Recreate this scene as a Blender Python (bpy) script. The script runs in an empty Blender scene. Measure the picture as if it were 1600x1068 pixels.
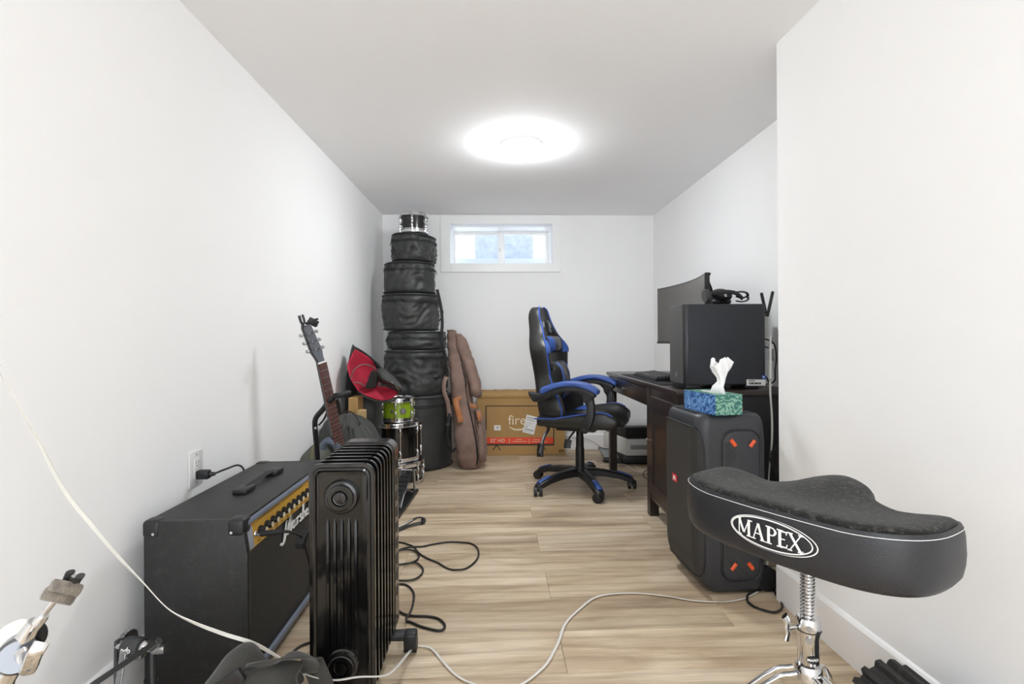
import bpy, bmesh, math, random
from mathutils import Vector, Matrix, Euler, noise
random.seed(7)
scene = bpy.context.scene
C = scene.collection
PI = math.pi
R = math.radians

# ------------------------------------------------------------------ camera
F_PX = 800.0
YAW, ROLL, CAMZ = R(2.15), R(0.35), 0.987
fwd = Vector((math.sin(YAW), math.cos(YAW), 0)); r0 = Vector((math.cos(YAW), -math.sin(YAW), 0)); u0 = Vector((0, 0, 1))
rgt = r0 * math.cos(ROLL) - u0 * math.sin(ROLL); upv = u0 * math.cos(ROLL) + r0 * math.sin(ROLL)
cam_d = bpy.data.cameras.new('camera'); cam = bpy.data.objects.new('camera', cam_d); C.objects.link(cam)
cam_d.sensor_width = 36; cam_d.lens = 36 * F_PX / 1600; cam_d.shift_y = -4 / 1600; cam_d.clip_start = 0.05
m = Matrix.Identity(4)
for i in range(3):
    m[i][0] = rgt[i]; m[i][1] = upv[i]; m[i][2] = -fwd[i]
m[2][3] = CAMZ
cam.matrix_world = m
scene.camera = cam

def at(px, py, X=None, Y=None, Z=None):
    """room point seen at a picture position, at a known distance, height or wall"""
    d = fwd + rgt * ((px - 800) / F_PX) + upv * ((530 - py) / F_PX)
    if X is not None: t = X / d.x
    elif Y is not None: t = Y / d.y
    else: t = (Z - CAMZ) / d.z
    return Vector((0, 0, CAMZ)) + d * t

# ------------------------------------------------------------------ world, lights, exposure
world = bpy.data.worlds.new('world'); scene.world = world; world.use_nodes = True
bg = world.node_tree.nodes['Background']; bg.inputs[0].default_value = (0.90, 0.95, 1.0, 1); bg.inputs[1].default_value = 3.1
scene.view_settings.view_transform = 'Standard'; scene.view_settings.look = 'None'
scene.view_settings.gamma = 1; scene.view_settings.use_curve_mapping = False
scene.view_settings.exposure = 0.55
scene.cycles.max_bounces = 14; scene.cycles.diffuse_bounces = 12
LAMP_E = 82.0          # domes' emission
LAMP_C = (0.93, 0.97, 1.0)
# ------------------------------------------------------------------ helpers
def lin(h):
    h = h.lstrip('#'); v = [int(h[i:i + 2], 16) / 255 for i in (0, 2, 4)]
    return tuple(((c / 12.92) if c <= 0.04045 else ((c + 0.055) / 1.055) ** 2.4) for c in v)

MATS = {}
def mat(name, col, rough=0.5, metal=0.0, var=0.06, vscale=6.0, bump=0.0, bscale=60.0, spec=0.5, emit=0, coat=0, dust=None, dust_amt=0.0, dscale=35, stretch=(1, 1, 1), sheen=0):
    """procedural material: base colour with soft noise variation, optional dust specks and noise relief"""
    if name in MATS: return MATS[name]
    M = bpy.data.materials.new(name); M.use_nodes = True; nt = M.node_tree; N = nt.nodes; L = nt.links
    b = N['Principled BSDF']; c = lin(col) if isinstance(col, str) else col
    tc = N.new('ShaderNodeTexCoord'); mp = N.new('ShaderNodeMapping'); L.new(tc.outputs['Object'], mp.inputs[0]); mp.inputs['Scale'].default_value = stretch
    nz = N.new('ShaderNodeTexNoise'); nz.inputs['Scale'].default_value = vscale; nz.inputs['Detail'].default_value = 4
    L.new(mp.outputs[0], nz.inputs['Vector'])
    cr = N.new('ShaderNodeValToRGB'); L.new(nz.outputs[0], cr.inputs[0])
    cr.color_ramp.elements[0].position = 0.3; cr.color_ramp.elements[1].position = 0.7
    cr.color_ramp.elements[0].color = (*[max(0, x * (1 - var)) for x in c], 1); cr.color_ramp.elements[1].color = (*[min(1, x * (1 + var)) for x in c], 1)
    out = cr.outputs[0]
    if dust:
        dn = N.new('ShaderNodeTexNoise'); dn.inputs['Scale'].default_value = dscale; dn.inputs['Detail'].default_value = 8; dn.inputs['Roughness'].default_value = 0.75
        L.new(mp.outputs[0], dn.inputs['Vector'])
        dr = N.new('ShaderNodeValToRGB'); dr.color_ramp.elements[0].position = 0.52; dr.color_ramp.elements[1].position = 0.75
        dr.color_ramp.elements[1].color = (dust_amt,) * 3 + (1,); L.new(dn.outputs[0], dr.inputs[0])
        mx = N.new('ShaderNodeMix'); mx.data_type = 'RGBA'; L.new(dr.outputs[0], mx.inputs['Factor']); L.new(out, mx.inputs[6]); mx.inputs[7].default_value = (*lin(dust), 1)
        out = mx.outputs[2]
    L.new(out, b.inputs['Base Color'])
    b.inputs['Roughness'].default_value = rough; b.inputs['Metallic'].default_value = metal; b.inputs['Specular IOR Level'].default_value = spec
    if coat: b.inputs['Coat Weight'].default_value = coat; b.inputs['Coat Roughness'].default_value = 0.1
    if sheen: b.inputs['Sheen Weight'].default_value = sheen; b.inputs['Sheen Roughness'].default_value = 0.4
    if emit:
        b.inputs['Emission Color'].default_value = (*c, 1); b.inputs['Emission Strength'].default_value = emit
    if bump:
        bn = N.new('ShaderNodeTexNoise'); bn.inputs['Scale'].default_value = bscale; bn.inputs['Detail'].default_value = 3; L.new(mp.outputs[0], bn.inputs['Vector'])
        bp = N.new('ShaderNodeBump'); bp.inputs['Strength'].default_value = bump; bp.inputs['Distance'].default_value = 0.002
        L.new(bn.outputs[0], bp.inputs['Height']); L.new(bp.outputs[0], b.inputs['Normal'])
    MATS[name] = M
    return M

wall_m = mat('painted_wall', '#f3f3f3', 0.85, var=0.006, vscale=2, bump=0.15, bscale=160)
ceil_m = mat('painted_ceiling', '#f6f6f7', 0.9, var=0.006, vscale=2, bump=0.15, bscale=120)
trim_m = mat('white_trim', '#f4f4f4', 0.4, var=0.01)
blk = mat('black_plastic', '#1b1b1d', 0.45, var=0.12, bump=0.08, bscale=200)
blk_soft = mat('black_nylon', '#2e2f2e', .5, var=.2, vscale=9, bump=.5, bscale=30, sheen=0.15)
blk_web = mat('black_webbing', '#1a1a1b', 0.75, var=0.15, bump=0.5, bscale=400)
chrome = mat('chrome', '#d9d9da', 0.12, 1.0, var=0.03)
steel = mat('brushed_steel', '#a5a6a8', 0.32, 1.0, var=0.06)
rubber = mat('rubber', '#161616', 0.7, var=0.1)
white_p = mat('white_plastic', '#dcdcda', 0.35, var=0.01)
cord_w = mat('white_cord', '#dcdad4', 0.45, var=0.04)
cord_b = mat('black_cord', '#1d1a18', 0.5, var=0.1)
print_w = mat('white_print', '#eeeeec', 0.5, var=0.01)
print_k = mat('dark_print', '#2a2622', 0.6, var=0.02)

class MB:
    def __init__(s): s.bm = bmesh.new()
    def raw(s, V, Fs, mi=0):
        vs = [s.bm.verts.new(v) for v in V]; out = []
        for f in Fs:
            try: g = s.bm.faces.new([vs[i] for i in f]); g.material_index = mi; out.append(g)
            except ValueError: pass
        return vs
    def box(s, x0, x1, y0, y1, z0, z1, bev=0, seg=2, M=None, mi=0):
        n = len(s.bm.faces)
        r = bmesh.ops.create_cube(s.bm, size=1); vs = r['verts']
        for v in vs: v.co = Vector((x0 + (v.co.x + .5) * (x1 - x0), y0 + (v.co.y + .5) * (y1 - y0), z0 + (v.co.z + .5) * (z1 - z0)))
        if bev:
            es = list({e for v in vs for e in v.link_edges})
            rr = bmesh.ops.bevel(s.bm, geom=es, offset=bev, segments=seg, affect='EDGES', profile=0.5)
            vs = list({v for f in rr['faces'] for v in f.verts} | {v for v in vs if v.is_valid})
        if M is not None:
            for v in vs: v.co = M @ v.co
        if mi:
            for f in {f for v in vs for f in v.link_faces}: f.material_index = mi
        return s
    def loft(s, rings, cap=True, closed=False, mi=0):
        n = len(rings[0]); V = [p for r in rings for p in r]; Fs = []
        m_ = len(rings)
        for i in range(m_ - (0 if closed else 1)):
            a, b = i * n, ((i + 1) % m_) * n
            for j in range(n):
                k = (j + 1) % n; Fs.append((a + j, a + k, b + k, b + j))
        if cap and not closed: Fs.append(tuple(range(n))[::-1]); Fs.append(tuple((m_ - 1) * n + j for j in range(n)))
        s.raw(V, Fs, mi); return s
    def grid(s, rows, mi=0):
        n = len(rows[0]); V = [p for r in rows for p in r]
        s.raw(V, [(i * n + j, i * n + j + 1, (i + 1) * n + j + 1, (i + 1) * n + j) for i in range(len(rows) - 1) for j in range(n - 1)], mi); return s
    def tube(s, pts, r, seg=8, closed=False, sub=0, mi=0, rf=None, flat=1.0, upd=None):
        pts = [Vector(p) for p in pts]
        if sub: pts = smooth(pts, sub, closed)
        n = len(pts); rings = []; up = None
        for i, p in enumerate(pts):
            a = pts[(i - 1) % n] if (closed or i > 0) else p; b = pts[(i + 1) % n] if (closed or i < n - 1) else p
            t = (b - a).normalized()
            if up is None: up = Vector(upd) if upd else (Vector((0, 0, 1)) if abs(t.z) < .9 else Vector((1, 0, 0)))
            if upd: up = Vector(upd)
            sd = t.cross(up)
            if sd.length < 1e-4: sd = t.orthogonal()
            sd.normalize(); up = sd.cross(t).normalized()
            rr = rf(i / (n - 1)) if rf else r
            rings.append([p + (sd * math.cos(2 * PI * k / seg) + up * math.sin(2 * PI * k / seg) * flat) * rr for k in range(seg)])
        s.loft(rings, cap=not closed, closed=closed, mi=mi); return s
    def cyl(s, p0, p1, r0, r1=None, seg=16, mi=0):
        p0, p1 = Vector(p0), Vector(p1); r1 = r0 if r1 is None else r1
        t = (p1 - p0).normalized(); a = t.orthogonal().normalized(); b = t.cross(a)
        s.loft([[p + (a * math.cos(2 * PI * k / seg) + b * math.sin(2 * PI * k / seg)) * r for k in range(seg)] for p, r in ((p0, r0), (p1, r1))], mi=mi); return s
    def lathe(s, prof, seg=24, M=None, mi=0):
        M = M or Matrix()
        rings = [[M @ Vector((r * math.cos(2 * PI * k / seg), r * math.sin(2 * PI * k / seg), z)) for k in range(seg)] for r, z in prof]
        s.loft(rings, cap=True, mi=mi); return s
    def torus(s, c, R_, r, seg=28, s2=8, M=None, mi=0, flat=1.0):
        M = M or Matrix()
        s.loft([[M @ Vector((c[0] + (R_ + r * math.cos(b)) * math.cos(a), c[1] + (R_ + r * math.cos(b)) * math.sin(a), c[2] + r * math.sin(b) * flat)) for b in [2 * PI * k / s2 for k in range(s2)]] for a in [2 * PI * j / seg for j in range(seg)]], cap=False, closed=True, mi=mi); return s
    def prism(s, poly, fn, t0, t1, bev=0, mi=0):
        """poly in 2D, fn(u, v, w) to 3D; w runs t0..t1"""
        n = len(poly)
        if bev:
            cx = sum(p[0] for p in poly) / n; cy = sum(p[1] for p in poly) / n
            def inset(d):
                out = []
                for i in range(n):
                    a, b, c_ = Vector(poly[i - 1]), Vector(poly[i]), Vector(poly[(i + 1) % n])
                    e1 = (b - a).normalized(); e2 = (c_ - b).normalized(); nn = Vector((-(e1 + e2).y, (e1 + e2).x))
                    if nn.length < 1e-5: out.append(tuple(b)); continue
                    nn.normalize()
                    out.append(tuple(b + nn * d * sgn))
                return out
            ar = sum(poly[i - 1][0] * poly[i][1] - poly[i][0] * poly[i - 1][1] for i in range(n)); sgn = 1 if ar > 0 else -1
            levels = [(inset(bev), t0), (inset(bev * .3), t0 + bev * .3 * (1 if t1 > t0 else -1)), (poly, t0 + bev * (1 if t1 > t0 else -1)), (poly, t1 - bev * (1 if t1 > t0 else -1)), (inset(bev * .3), t1 - bev * .3 * (1 if t1 > t0 else -1)), (inset(bev), t1)]
        else: levels = [(poly, t0), (poly, t1)]
        s.loft([[Vector(fn(p[0], p[1], w)) for p in pl] for pl, w in levels], mi=mi); return s
    def ell(s, c, rad, seg=20, rings=12, M=None, mi=0, fn=None):
        M = M or Matrix(); R_ = []
        for i in range(1, rings):
            th = PI * i / rings
            R_.append([M @ Vector((c[0] + rad[0] * math.sin(th) * math.cos(2 * PI * k / seg), c[1] + rad[1] * math.sin(th) * math.sin(2 * PI * k / seg), c[2] - rad[2] * math.cos(th))) for k in range(seg)])
        if fn: R_ = [[fn(p) for p in r] for r in R_]
        s.loft(R_, mi=mi); return s

def smooth(pts, k, closed=False):
    out = []; n = len(pts)
    rng = range(n if closed else n - 1)
    for i in rng:
        p0 = pts[i - 1] if (closed or i > 0) else pts[i] * 2 - pts[i + 1]; p1 = pts[i]; p2 = pts[(i + 1) % n]
        p3 = pts[(i + 2) % n] if (closed or i + 2 < n) else p2 * 2 - p1
        for j in range(k):
            t = j / k
            out.append(0.5 * ((2 * p1) + (p2 - p0) * t + (2 * p0 - 5 * p1 + 4 * p2 - p3) * t * t + (3 * p1 - p0 - 3 * p2 + p3) * t ** 3))
    if not closed: out.append(pts[-1])
    return out
def sm2(poly, k=4):
    return [(p.x, p.y) for p in smooth([Vector((a, b, 0)) for a, b in poly], k, True)]

def obj(name, mb, mats, parent=None, smoothed=True, ang=35, label=None, mods=None, world_=True, kind=None):
    if parent is not None and world_:
        r = parent
        while r.parent: r = r.parent
        Mi = (Matrix.Translation(r.location) @ r.rotation_euler.to_matrix().to_4x4()).inverted()
        bmesh.ops.transform(mb.bm, matrix=Mi, verts=mb.bm.verts)
    bmesh.ops.recalc_face_normals(mb.bm, faces=mb.bm.faces)
    me = bpy.data.meshes.new(name); mb.bm.to_mesh(me); mb.bm.free()
    if not isinstance(mats, (list, tuple)): mats = [mats]
    for m_ in mats: me.materials.append(m_)
    if smoothed:
        me.shade_smooth(); me.set_sharp_from_angle(angle=R(ang))
    o = bpy.data.objects.new(name, me); C.objects.link(o)
    if parent is not None: o.parent = parent
    if label: o['label'] = label
    if kind: o['kind'] = kind
    for t, kw in (mods or []):
        md = o.modifiers.new(t.lower(), t)
        for k, v in kw.items(): setattr(md, k, v)
    return o
def tag(o, label, cat, group=None):
    o['label'] = label; o['category'] = cat
    if group: o['group'] = group
    return o
def thing(name, label, cat, loc=(0, 0, 0), rz=0, group=None):
    o = bpy.data.objects.new(name, None); o.empty_display_size = .05; C.objects.link(o); o.location = loc; o.rotation_euler = (0, 0, rz)
    return tag(o, label, cat, group)
def struct(name, mb, m_, parent=None, **k):
    o = obj(name, mb, m_, parent, **k)
    if parent is None: o['kind'] = 'structure'
    return o
SUB = lambda n=1: ('SUBSURF', dict(levels=n, render_levels=n))
SOL = lambda t: ('SOLIDIFY', dict(thickness=t, offset=0))

_txt = {}
def text_mesh(s_, size=1.0, bold=0.0, shear=0.0):
    cu = bpy.data.curves.new('lettering', 'FONT'); cu.body = s_; cu.size = size; cu.offset = bold; cu.shear = shear; cu.align_x = 'CENTER'; cu.align_y = 'CENTER'; cu.resolution_u = 3
    o = bpy.data.objects.new('lettering', cu); C.objects.link(o); dg = bpy.context.evaluated_depsgraph_get(); dg.update()
    me = bpy.data.meshes.new_from_object(o.evaluated_get(dg))
    V = [tuple(v.co) for v in me.vertices]; Fs = [tuple(p.vertices) for p in me.polygons]
    bpy.data.objects.remove(o); bpy.data.curves.remove(cu); bpy.data.meshes.remove(me)
    return V, Fs
def put_text(mb, s_, size, fn, bold=0.0, mi=0, shear=0.0):
    V, Fs = text_mesh(s_, size, bold, shear); mb.raw([Vector(fn(v[0], v[1])) for v in V], Fs, mi)
def put_quad(mb, u0_, u1_, v0_, v1_, fn, mi=0, nu=1):
    rows = [[Vector(fn(u0_ + (u1_ - u0_) * i / nu, v)) for i in range(nu + 1)] for v in (v0_, v1_)]
    mb.grid(rows, mi)
def put_stroke(mb, pts, w, fn, mi=0, sub=4):
    """flat ribbon along a 2D polyline; w a number or list of widths"""
    P = [Vector((p[0], p[1], 0)) for p in pts]
    ws = w if isinstance(w, (list, tuple)) else [w] * len(P)
    if sub: 
        ws = [ws[min(i // sub, len(ws) - 1)] * (1 - (i % sub) / sub) + ws[min(i // sub + 1, len(ws) - 1)] * ((i % sub) / sub) for i in range((len(P) - 1) * sub + 1)]
        P = smooth(P, sub)
    A, B = [], []
    for i, p in enumerate(P):
        t = P[min(i + 1, len(P) - 1)] - P[max(i - 1, 0)]; t.normalize(); nrm = Vector((-t.y, t.x, 0)) * ws[i] / 2
        A.append(Vector(fn(*(p + nrm).xy))); B.append(Vector(fn(*(p - nrm).xy)))
    mb.grid([A, B], mi)

# ------------------------------------------------------------------ room shell
H = 2.094; YB = 4.56; YF = -2.0
CX, CY = 1.075, 1.89          # outer corner of the boxed-out wall
XR = 1.45
def XL(y): return -0.965 - 0.016 * (YB - y)
def XN(y): return CX + 0.02 * (CY - y)
fl = MB(); fl.box(-1.2, 1.6, YF - .1, YB + .9, -.12, -.006); floor = struct('floor', fl, mat('subfloor', '#8a7a66', .8))

def wood():
    M = bpy.data.materials.new('oak_plank'); M.use_nodes = True; nt = M.node_tree; N = nt.nodes; L = nt.links; b = N['Principled BSDF']
    tc = N.new('ShaderNodeTexCoord'); oi = N.new('ShaderNodeObjectInfo')
    mul = N.new('ShaderNodeVectorMath'); mul.operation = 'MULTIPLY_ADD'
    cmb = N.new('ShaderNodeCombineXYZ')
    for i, s_ in enumerate((37.0, 91.0, 53.0)):
        q = N.new('ShaderNodeMath'); q.operation = 'MULTIPLY'; q.inputs[1].default_value = s_; L.new(oi.outputs['Random'], q.inputs[0]); L.new(q.outputs[0], cmb.inputs[i])
    mul.inputs[1].default_value = (.9, 4.6, 1.0); L.new(tc.outputs['Object'], mul.inputs[0]); L.new(cmb.outputs[0], mul.inputs[2])
    # wavy distortion
    wn = N.new('ShaderNodeTexNoise'); wn.inputs['Scale'].default_value = 1.6; wn.inputs['Detail'].default_value = 2; L.new(mul.outputs[0], wn.inputs['Vector'])
    n1 = N.new('ShaderNodeTexNoise'); n1.inputs['Scale'].default_value = 1.7; n1.inputs['Detail'].default_value = 6; n1.inputs['Roughness'].default_value = .55; n1.inputs['Distortion'].default_value = .6; L.new(mul.outputs[0], n1.inputs['Vector'])
    r1 = N.new('ShaderNodeValToRGB'); e = r1.color_ramp.elements
    e[0].position = .30; e[0].color = (*lin('#9d8a73'), 1); e[1].position = .74; e[1].color = (*lin('#e2d3bc'), 1)
    k = e.new(.42); k.color = (*lin('#bba68b'), 1); k = e.new(.52); k.color = (*lin('#ccba9f'), 1); k = e.new(.60); k.color = (*lin('#d6c5ac'), 1)
    L.new(n1.outputs[0], r1.inputs[0])
    # fine grain
    sc = N.new('ShaderNodeVectorMath'); sc.operation = 'MULTIPLY'; sc.inputs[1].default_value = (2.5, 14, 1); L.new(mul.outputs[0], sc.inputs[0])
    n2 = N.new('ShaderNodeTexNoise'); n2.inputs['Scale'].default_value = 3.5; n2.inputs['Detail'].default_value = 5; L.new(sc.outputs[0], n2.inputs['Vector'])
    r2 = N.new('ShaderNodeValToRGB'); r2.color_ramp.elements[0].position = .3; r2.color_ramp.elements[0].color = (.80, .78, .76, 1); r2.color_ramp.elements[1].position = .65; r2.color_ramp.elements[1].color = (1.04, 1.04, 1.04, 1); L.new(n2.outputs[0], r2.inputs[0])
    mx = N.new('ShaderNodeMix'); mx.data_type = 'RGBA'; mx.blend_type = 'MULTIPLY'; mx.inputs['Factor'].default_value = 1; L.new(r1.outputs[0], mx.inputs[6]); L.new(r2.outputs[0], mx.inputs[7])
    # knots / dark cathedral streaks
    w = N.new('ShaderNodeTexWave'); w.wave_type = 'BANDS'; w.bands_direction = 'Y'; w.inputs['Scale'].default_value = 1.1; w.inputs['Distortion'].default_value = 7; w.inputs['Detail'].default_value = 3; w.inputs['Detail Scale'].default_value = .8; L.new(mul.outputs[0], w.inputs['Vector'])
    r3 = N.new('ShaderNodeValToRGB'); r3.color_ramp.elements[0].position = 0.0; r3.color_ramp.elements[0].color = (.72, .69, .66, 1); r3.color_ramp.elements[1].position = .35; r3.color_ramp.elements[1].color = (1, 1, 1, 1); L.new(w.outputs[0], r3.inputs[0])
    mx2 = N.new('ShaderNodeMix'); mx2.data_type = 'RGBA'; mx2.blend_type = 'MULTIPLY'; mx2.inputs['Factor'].default_value = .6; L.new(mx.outputs[2], mx2.inputs[6]); L.new(r3.outputs[0], mx2.inputs[7])
    hs = N.new('ShaderNodeHueSaturation'); mr = N.new('ShaderNodeMapRange'); mr.inputs[3].default_value = .90; mr.inputs[4].default_value = 1.10; L.new(oi.outputs['Random'], mr.inputs[0]); L.new(mr.outputs[0], hs.inputs['Value'])
    L.new(mx2.outputs[2], hs.inputs['Color']); L.new(hs.outputs[0], b.inputs['Base Color'])
    b.inputs['Roughness'].default_value = .42; b.inputs['Specular IOR Level'].default_value = .35
    bp = N.new('ShaderNodeBump'); bp.inputs['Strength'].default_value = .12; bp.inputs['Distance'].default_value = .001; L.new(n2.outputs[0], bp.inputs['Height']); L.new(bp.outputs[0], b.inputs['Normal'])
    return M
oak = wood()
W = .22; LEN = 1.22
k0 = int((YF - 1.946) / W) - 1
pm = {}
for k in range(k0, 13):
    y0 = 1.946 + k * W; y1 = y0 + W
    if y1 < YF or y0 > YB: continue
    y0 = max(y0, YF); y1 = min(y1, YB)
    xo = .215 if k % 2 == 0 else -.395
    j = -2
    while True:
        x0 = xo + j * LEN; x1 = x0 + LEN; j += 1
        if x0 > XR: break
        xa, xb = max(x0, round(XL(y0), 3)), min(x1, XR)
        if xb - xa < .02: continue
        key = (round(xb - xa, 4), round(y1 - y0, 4))
        if key not in pm:
            q = MB(); hx, hy = (xb - xa) / 2 - .0004, (y1 - y0) / 2 - .0004
            q.box(-hx, hx, -hy, hy, -.006, 0, bev=.0009, seg=1)
            p = obj('plank', q, oak, None, smoothed=False); pm[key] = p.data
        else:
            p = bpy.data.objects.new('plank', pm[key]); C.objects.link(p)
        p.location = ((xa + xb) / 2, (y0 + y1) / 2, 0); p.parent = floor

def plan_wall(name, pts, z0, z1, m_=wall_m, parent=None):
    q = MB(); q.prism(pts, lambda u, v, w: (u, v, w), z0, z1); return struct(name, q, m_, parent, smoothed=False)
plan_wall('wall_left', [(XL(YF), YF), (XL(YB), YB), (XL(YB) - .12, YB), (XL(YF) - .12, YF)], 0, H)
plan_wall('wall_right', [(XR, CY), (XR + .1, CY), (XR + .1, YB), (XR, YB)], 0, H)
plan_wall('wall_right_front', [(XN(YF), YF), (XR + .1, YF), (XR + .1, CY), (CX, CY)], 0, H)
plan_wall('wall_front', [(-1.3, YF), (XR + .1, YF), (XR + .1, YF - .1), (-1.3, YF - .1)], 1.98, H)   # unseen end left open under this lintel so world light fills the room
cm = MB(); cm.box(-1.3, XR + .1, YF - .1, YB + .12, H, H + .1); struct('ceiling', cm, ceil_m, smoothed=False)
# back wall with the window hole
WX0, WX1 = at(703, 380, Y=YB).x, at(863, 380, Y=YB).x
WZ1, WZ0 = at(783, 350, Y=YB).z, at(783, 411.6, Y=YB).z
bw = MB(); TH = .12
for a in ((XL(YB) - .12, WX0, 0, H), (WX1, XR + .1, 0, H), (WX0, WX1, 0, WZ0), (WX0, WX1, WZ1, H)):
    bw.box(a[0], a[1], YB, YB + TH, a[2], a[3])
struct('wall_back', bw, wall_m, smoothed=False)
# baseboards
def base(name, p, q_, nrm):
    d = .013; n = Vector(nrm); b = MB()
    prof = [(0, 0), (d, 0), (d, .128), (d * .55, .136), (0, .14)]
    b.loft([[Vector((a[0], a[1], 0)) + n * (u + .0005) + Vector((0, 0, z + .001)) for u, z in prof] for a in (p, q_)]); struct(name, b, trim_m, ang=20)
base('baseboard_left', (XL(YF), YF), (XL(YB), YB), (1, 0, 0))
base('baseboard_back', (XL(YB) + .015, YB), (XR - .015, YB), (0, -1, 0))
base('baseboard_right', (XR, CY + .002), (XR, YB), (-1, 0, 0))
base('baseboard_right_front', (XN(YF), YF), (CX, CY), (-1, 0, 0))
# window: casing, deep reveal, sliding sashes, glass, exterior well
TX0, TX1 = at(688.5, 380, Y=YB).x, at(875.5, 380, Y=YB).x; TZ0 = at(783, 425, Y=YB).z; TZ1 = H - .002
tb = MB()
for a in ((TX0, WX0, TZ0, TZ1), (WX1, TX1, TZ0, TZ1), (WX0, WX1, WZ1, TZ1), (WX0, WX1, TZ0, WZ0)):
    tb.box(a[0], a[1], YB - .018, YB - .0005, a[2], a[3], bev=.0015, seg=1)
struct('trim_1', tb, trim_m)
RD = .38
win = MB()
for a in ((WX0 - .015, WX0, WZ0 - .015, WZ1 + .015), (WX1, WX1 + .015, WZ0 - .015, WZ1 + .015), (WX0, WX1, WZ1, WZ1 + .015), (WX0, WX1, WZ0 - .015, WZ0)):
    win.box(a[0], a[1], YB + TH, YB + RD + .12, a[2], a[3])
w1 = struct('window_1', win, trim_m)
yw = YB + RD - .06
def ring(mb, x0, x1, z0, z1, wd, ya, yb_, wb=None):
    wb = wd if wb is None else wb
    for a in ((x0, x0 + wd, z0, z1), (x1 - wd, x1, z0, z1), (x0 + wd, x1 - wd, z1 - wd, z1), (x0 + wd, x1 - wd, z0, z0 + wb)): mb.box(a[0], a[1], ya, yb_, a[2], a[3], bev=.002, seg=1)
fr = MB(); ring(fr, WX0, WX1, WZ0, WZ1, .008, yw, yw + .07); obj('window_frame', fr, trim_m, w1)
xm = at(783, 380, Y=yw).x
s1 = MB(); ring(s1, xm - .035, WX1 - .008, WZ0 + .008, WZ1 - .008, .022, yw + .005, yw + .03); s1.box(xm - .034, xm + .034, yw + .004, yw + .03, WZ0 + .008, WZ1 - .008, bev=.002); sa = obj('sash', s1, trim_m, w1)
s2 = MB(); ring(s2, WX0 + .008, xm + .03, WZ0 + .008, WZ1 - .008, .020, yw + .035, yw + .06); sb = obj('sash', s2, trim_m, w1)
gm = bpy.data.materials.new('window_glass'); gm.use_nodes = True; nt = gm.node_tree
g_ = nt.nodes['Principled BSDF']; g_.inputs['Transmission Weight'].default_value = 1; g_.inputs['Roughness'].default_value = 0.02; g_.inputs['IOR'].default_value = 1.02; g_.inputs['Base Color'].default_value = (.96, .98, 1, 1)
for (a, b_, yy, par) in ((xm - .012, WX1 - .030, yw + .017, sa), (WX0 + .028, xm + .010, yw + .047, sb)):
    p = MB(); p.box(a, b_, yy, yy + .003, WZ0 + .029, WZ1 - .029); obj('pane', p, gm, par)
lk = MB(); lk.box(xm - .02, xm - .005, yw - .006, yw + .006, (WZ0 + WZ1) / 2 - .015, (WZ0 + WZ1) / 2 + .015, bev=.002); obj('latch', lk, white_p, w1)
# exterior window well: curved galvanised liner with snow-dusted stones seen as bluish plate
wellm = mat('weathered_blue_grey_metal', '#878e9a', .7, var=.12, vscale=14, bump=.5, bscale=30)
wl = MB(); cxw = .13; yc = YB + .52
rows = []
for i in range(25):
    a = PI * (i / 24) ; rr = .45
    rows.append([Vector((cxw + rr * math.cos(a), yc + .75 * math.sin(a) * rr / .4 * .9, z + .0)) for z in [1.792 + .04 * j for j in range(12)]])
rows = [[p + Vector((0, .008 * math.sin(p.z * 60), 0)) for p in r] for r in rows[6:19]]
wl.grid(rows)
o = obj('window_well', wl, wellm, None, mods=[SOL(.006)]); tag(o, 'blue grey corrugated liner outside the small basement window', 'window well')
gr = MB(); gr.box(-1.6, 1.9, YB + .52, YB + 2.4, 0.85, 1.79); go = obj('snow_bank', gr, mat('snow', '#e6edf6', .8, var=.03, bump=.4, bscale=12)); go['kind'] = 'stuff'; tag(go, 'snow lying outside at the foot of the window', 'snow')

# ------------------------------------------------------------------ ceiling lights
dome_m = mat('opal_glass_lit', LAMP_C, .4, var=0, emit=LAMP_E)
def ceil_light(x, y, label, r=.135, dm=None):
    t = thing('ceiling_light', label, 'lamp', (x, y, H), 0, None)
    a = MB(); a.lathe([(.001, H - .0005), (r * .9, H - .0005), (r * .9, H - .018), (r * .88, H - .022), (.001, H - .022)], 40, Matrix.Translation((x, y, 0))); obj('base', a, white_p, t)
    d = MB(); d.lathe([(r * .90 * math.cos(u), H - .022 - .058 * math.sin(u)) for u in [PI / 2 * i / 10 for i in range(11)]], 40, Matrix.Translation((x, y, 0))); obj('dome', d, dm or dome_m, t)
    f_ = MB(); f_.lathe([(.008, H - .079), (.011, H - .084), (.006, H - .092), (.001, H - .094)], 14, Matrix.Translation((x, y, 0))); obj('finial', f_, white_p, t)
ceil_light(.17, 2.90, 'round flush ceiling lamp glowing in front of the window')
ceil_light(.20, -.45, 'round flush ceiling lamp behind the viewer near the open end', dm=mat('opal_glass_dim', LAMP_C, .4, var=0, emit=LAMP_E * .45))

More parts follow.
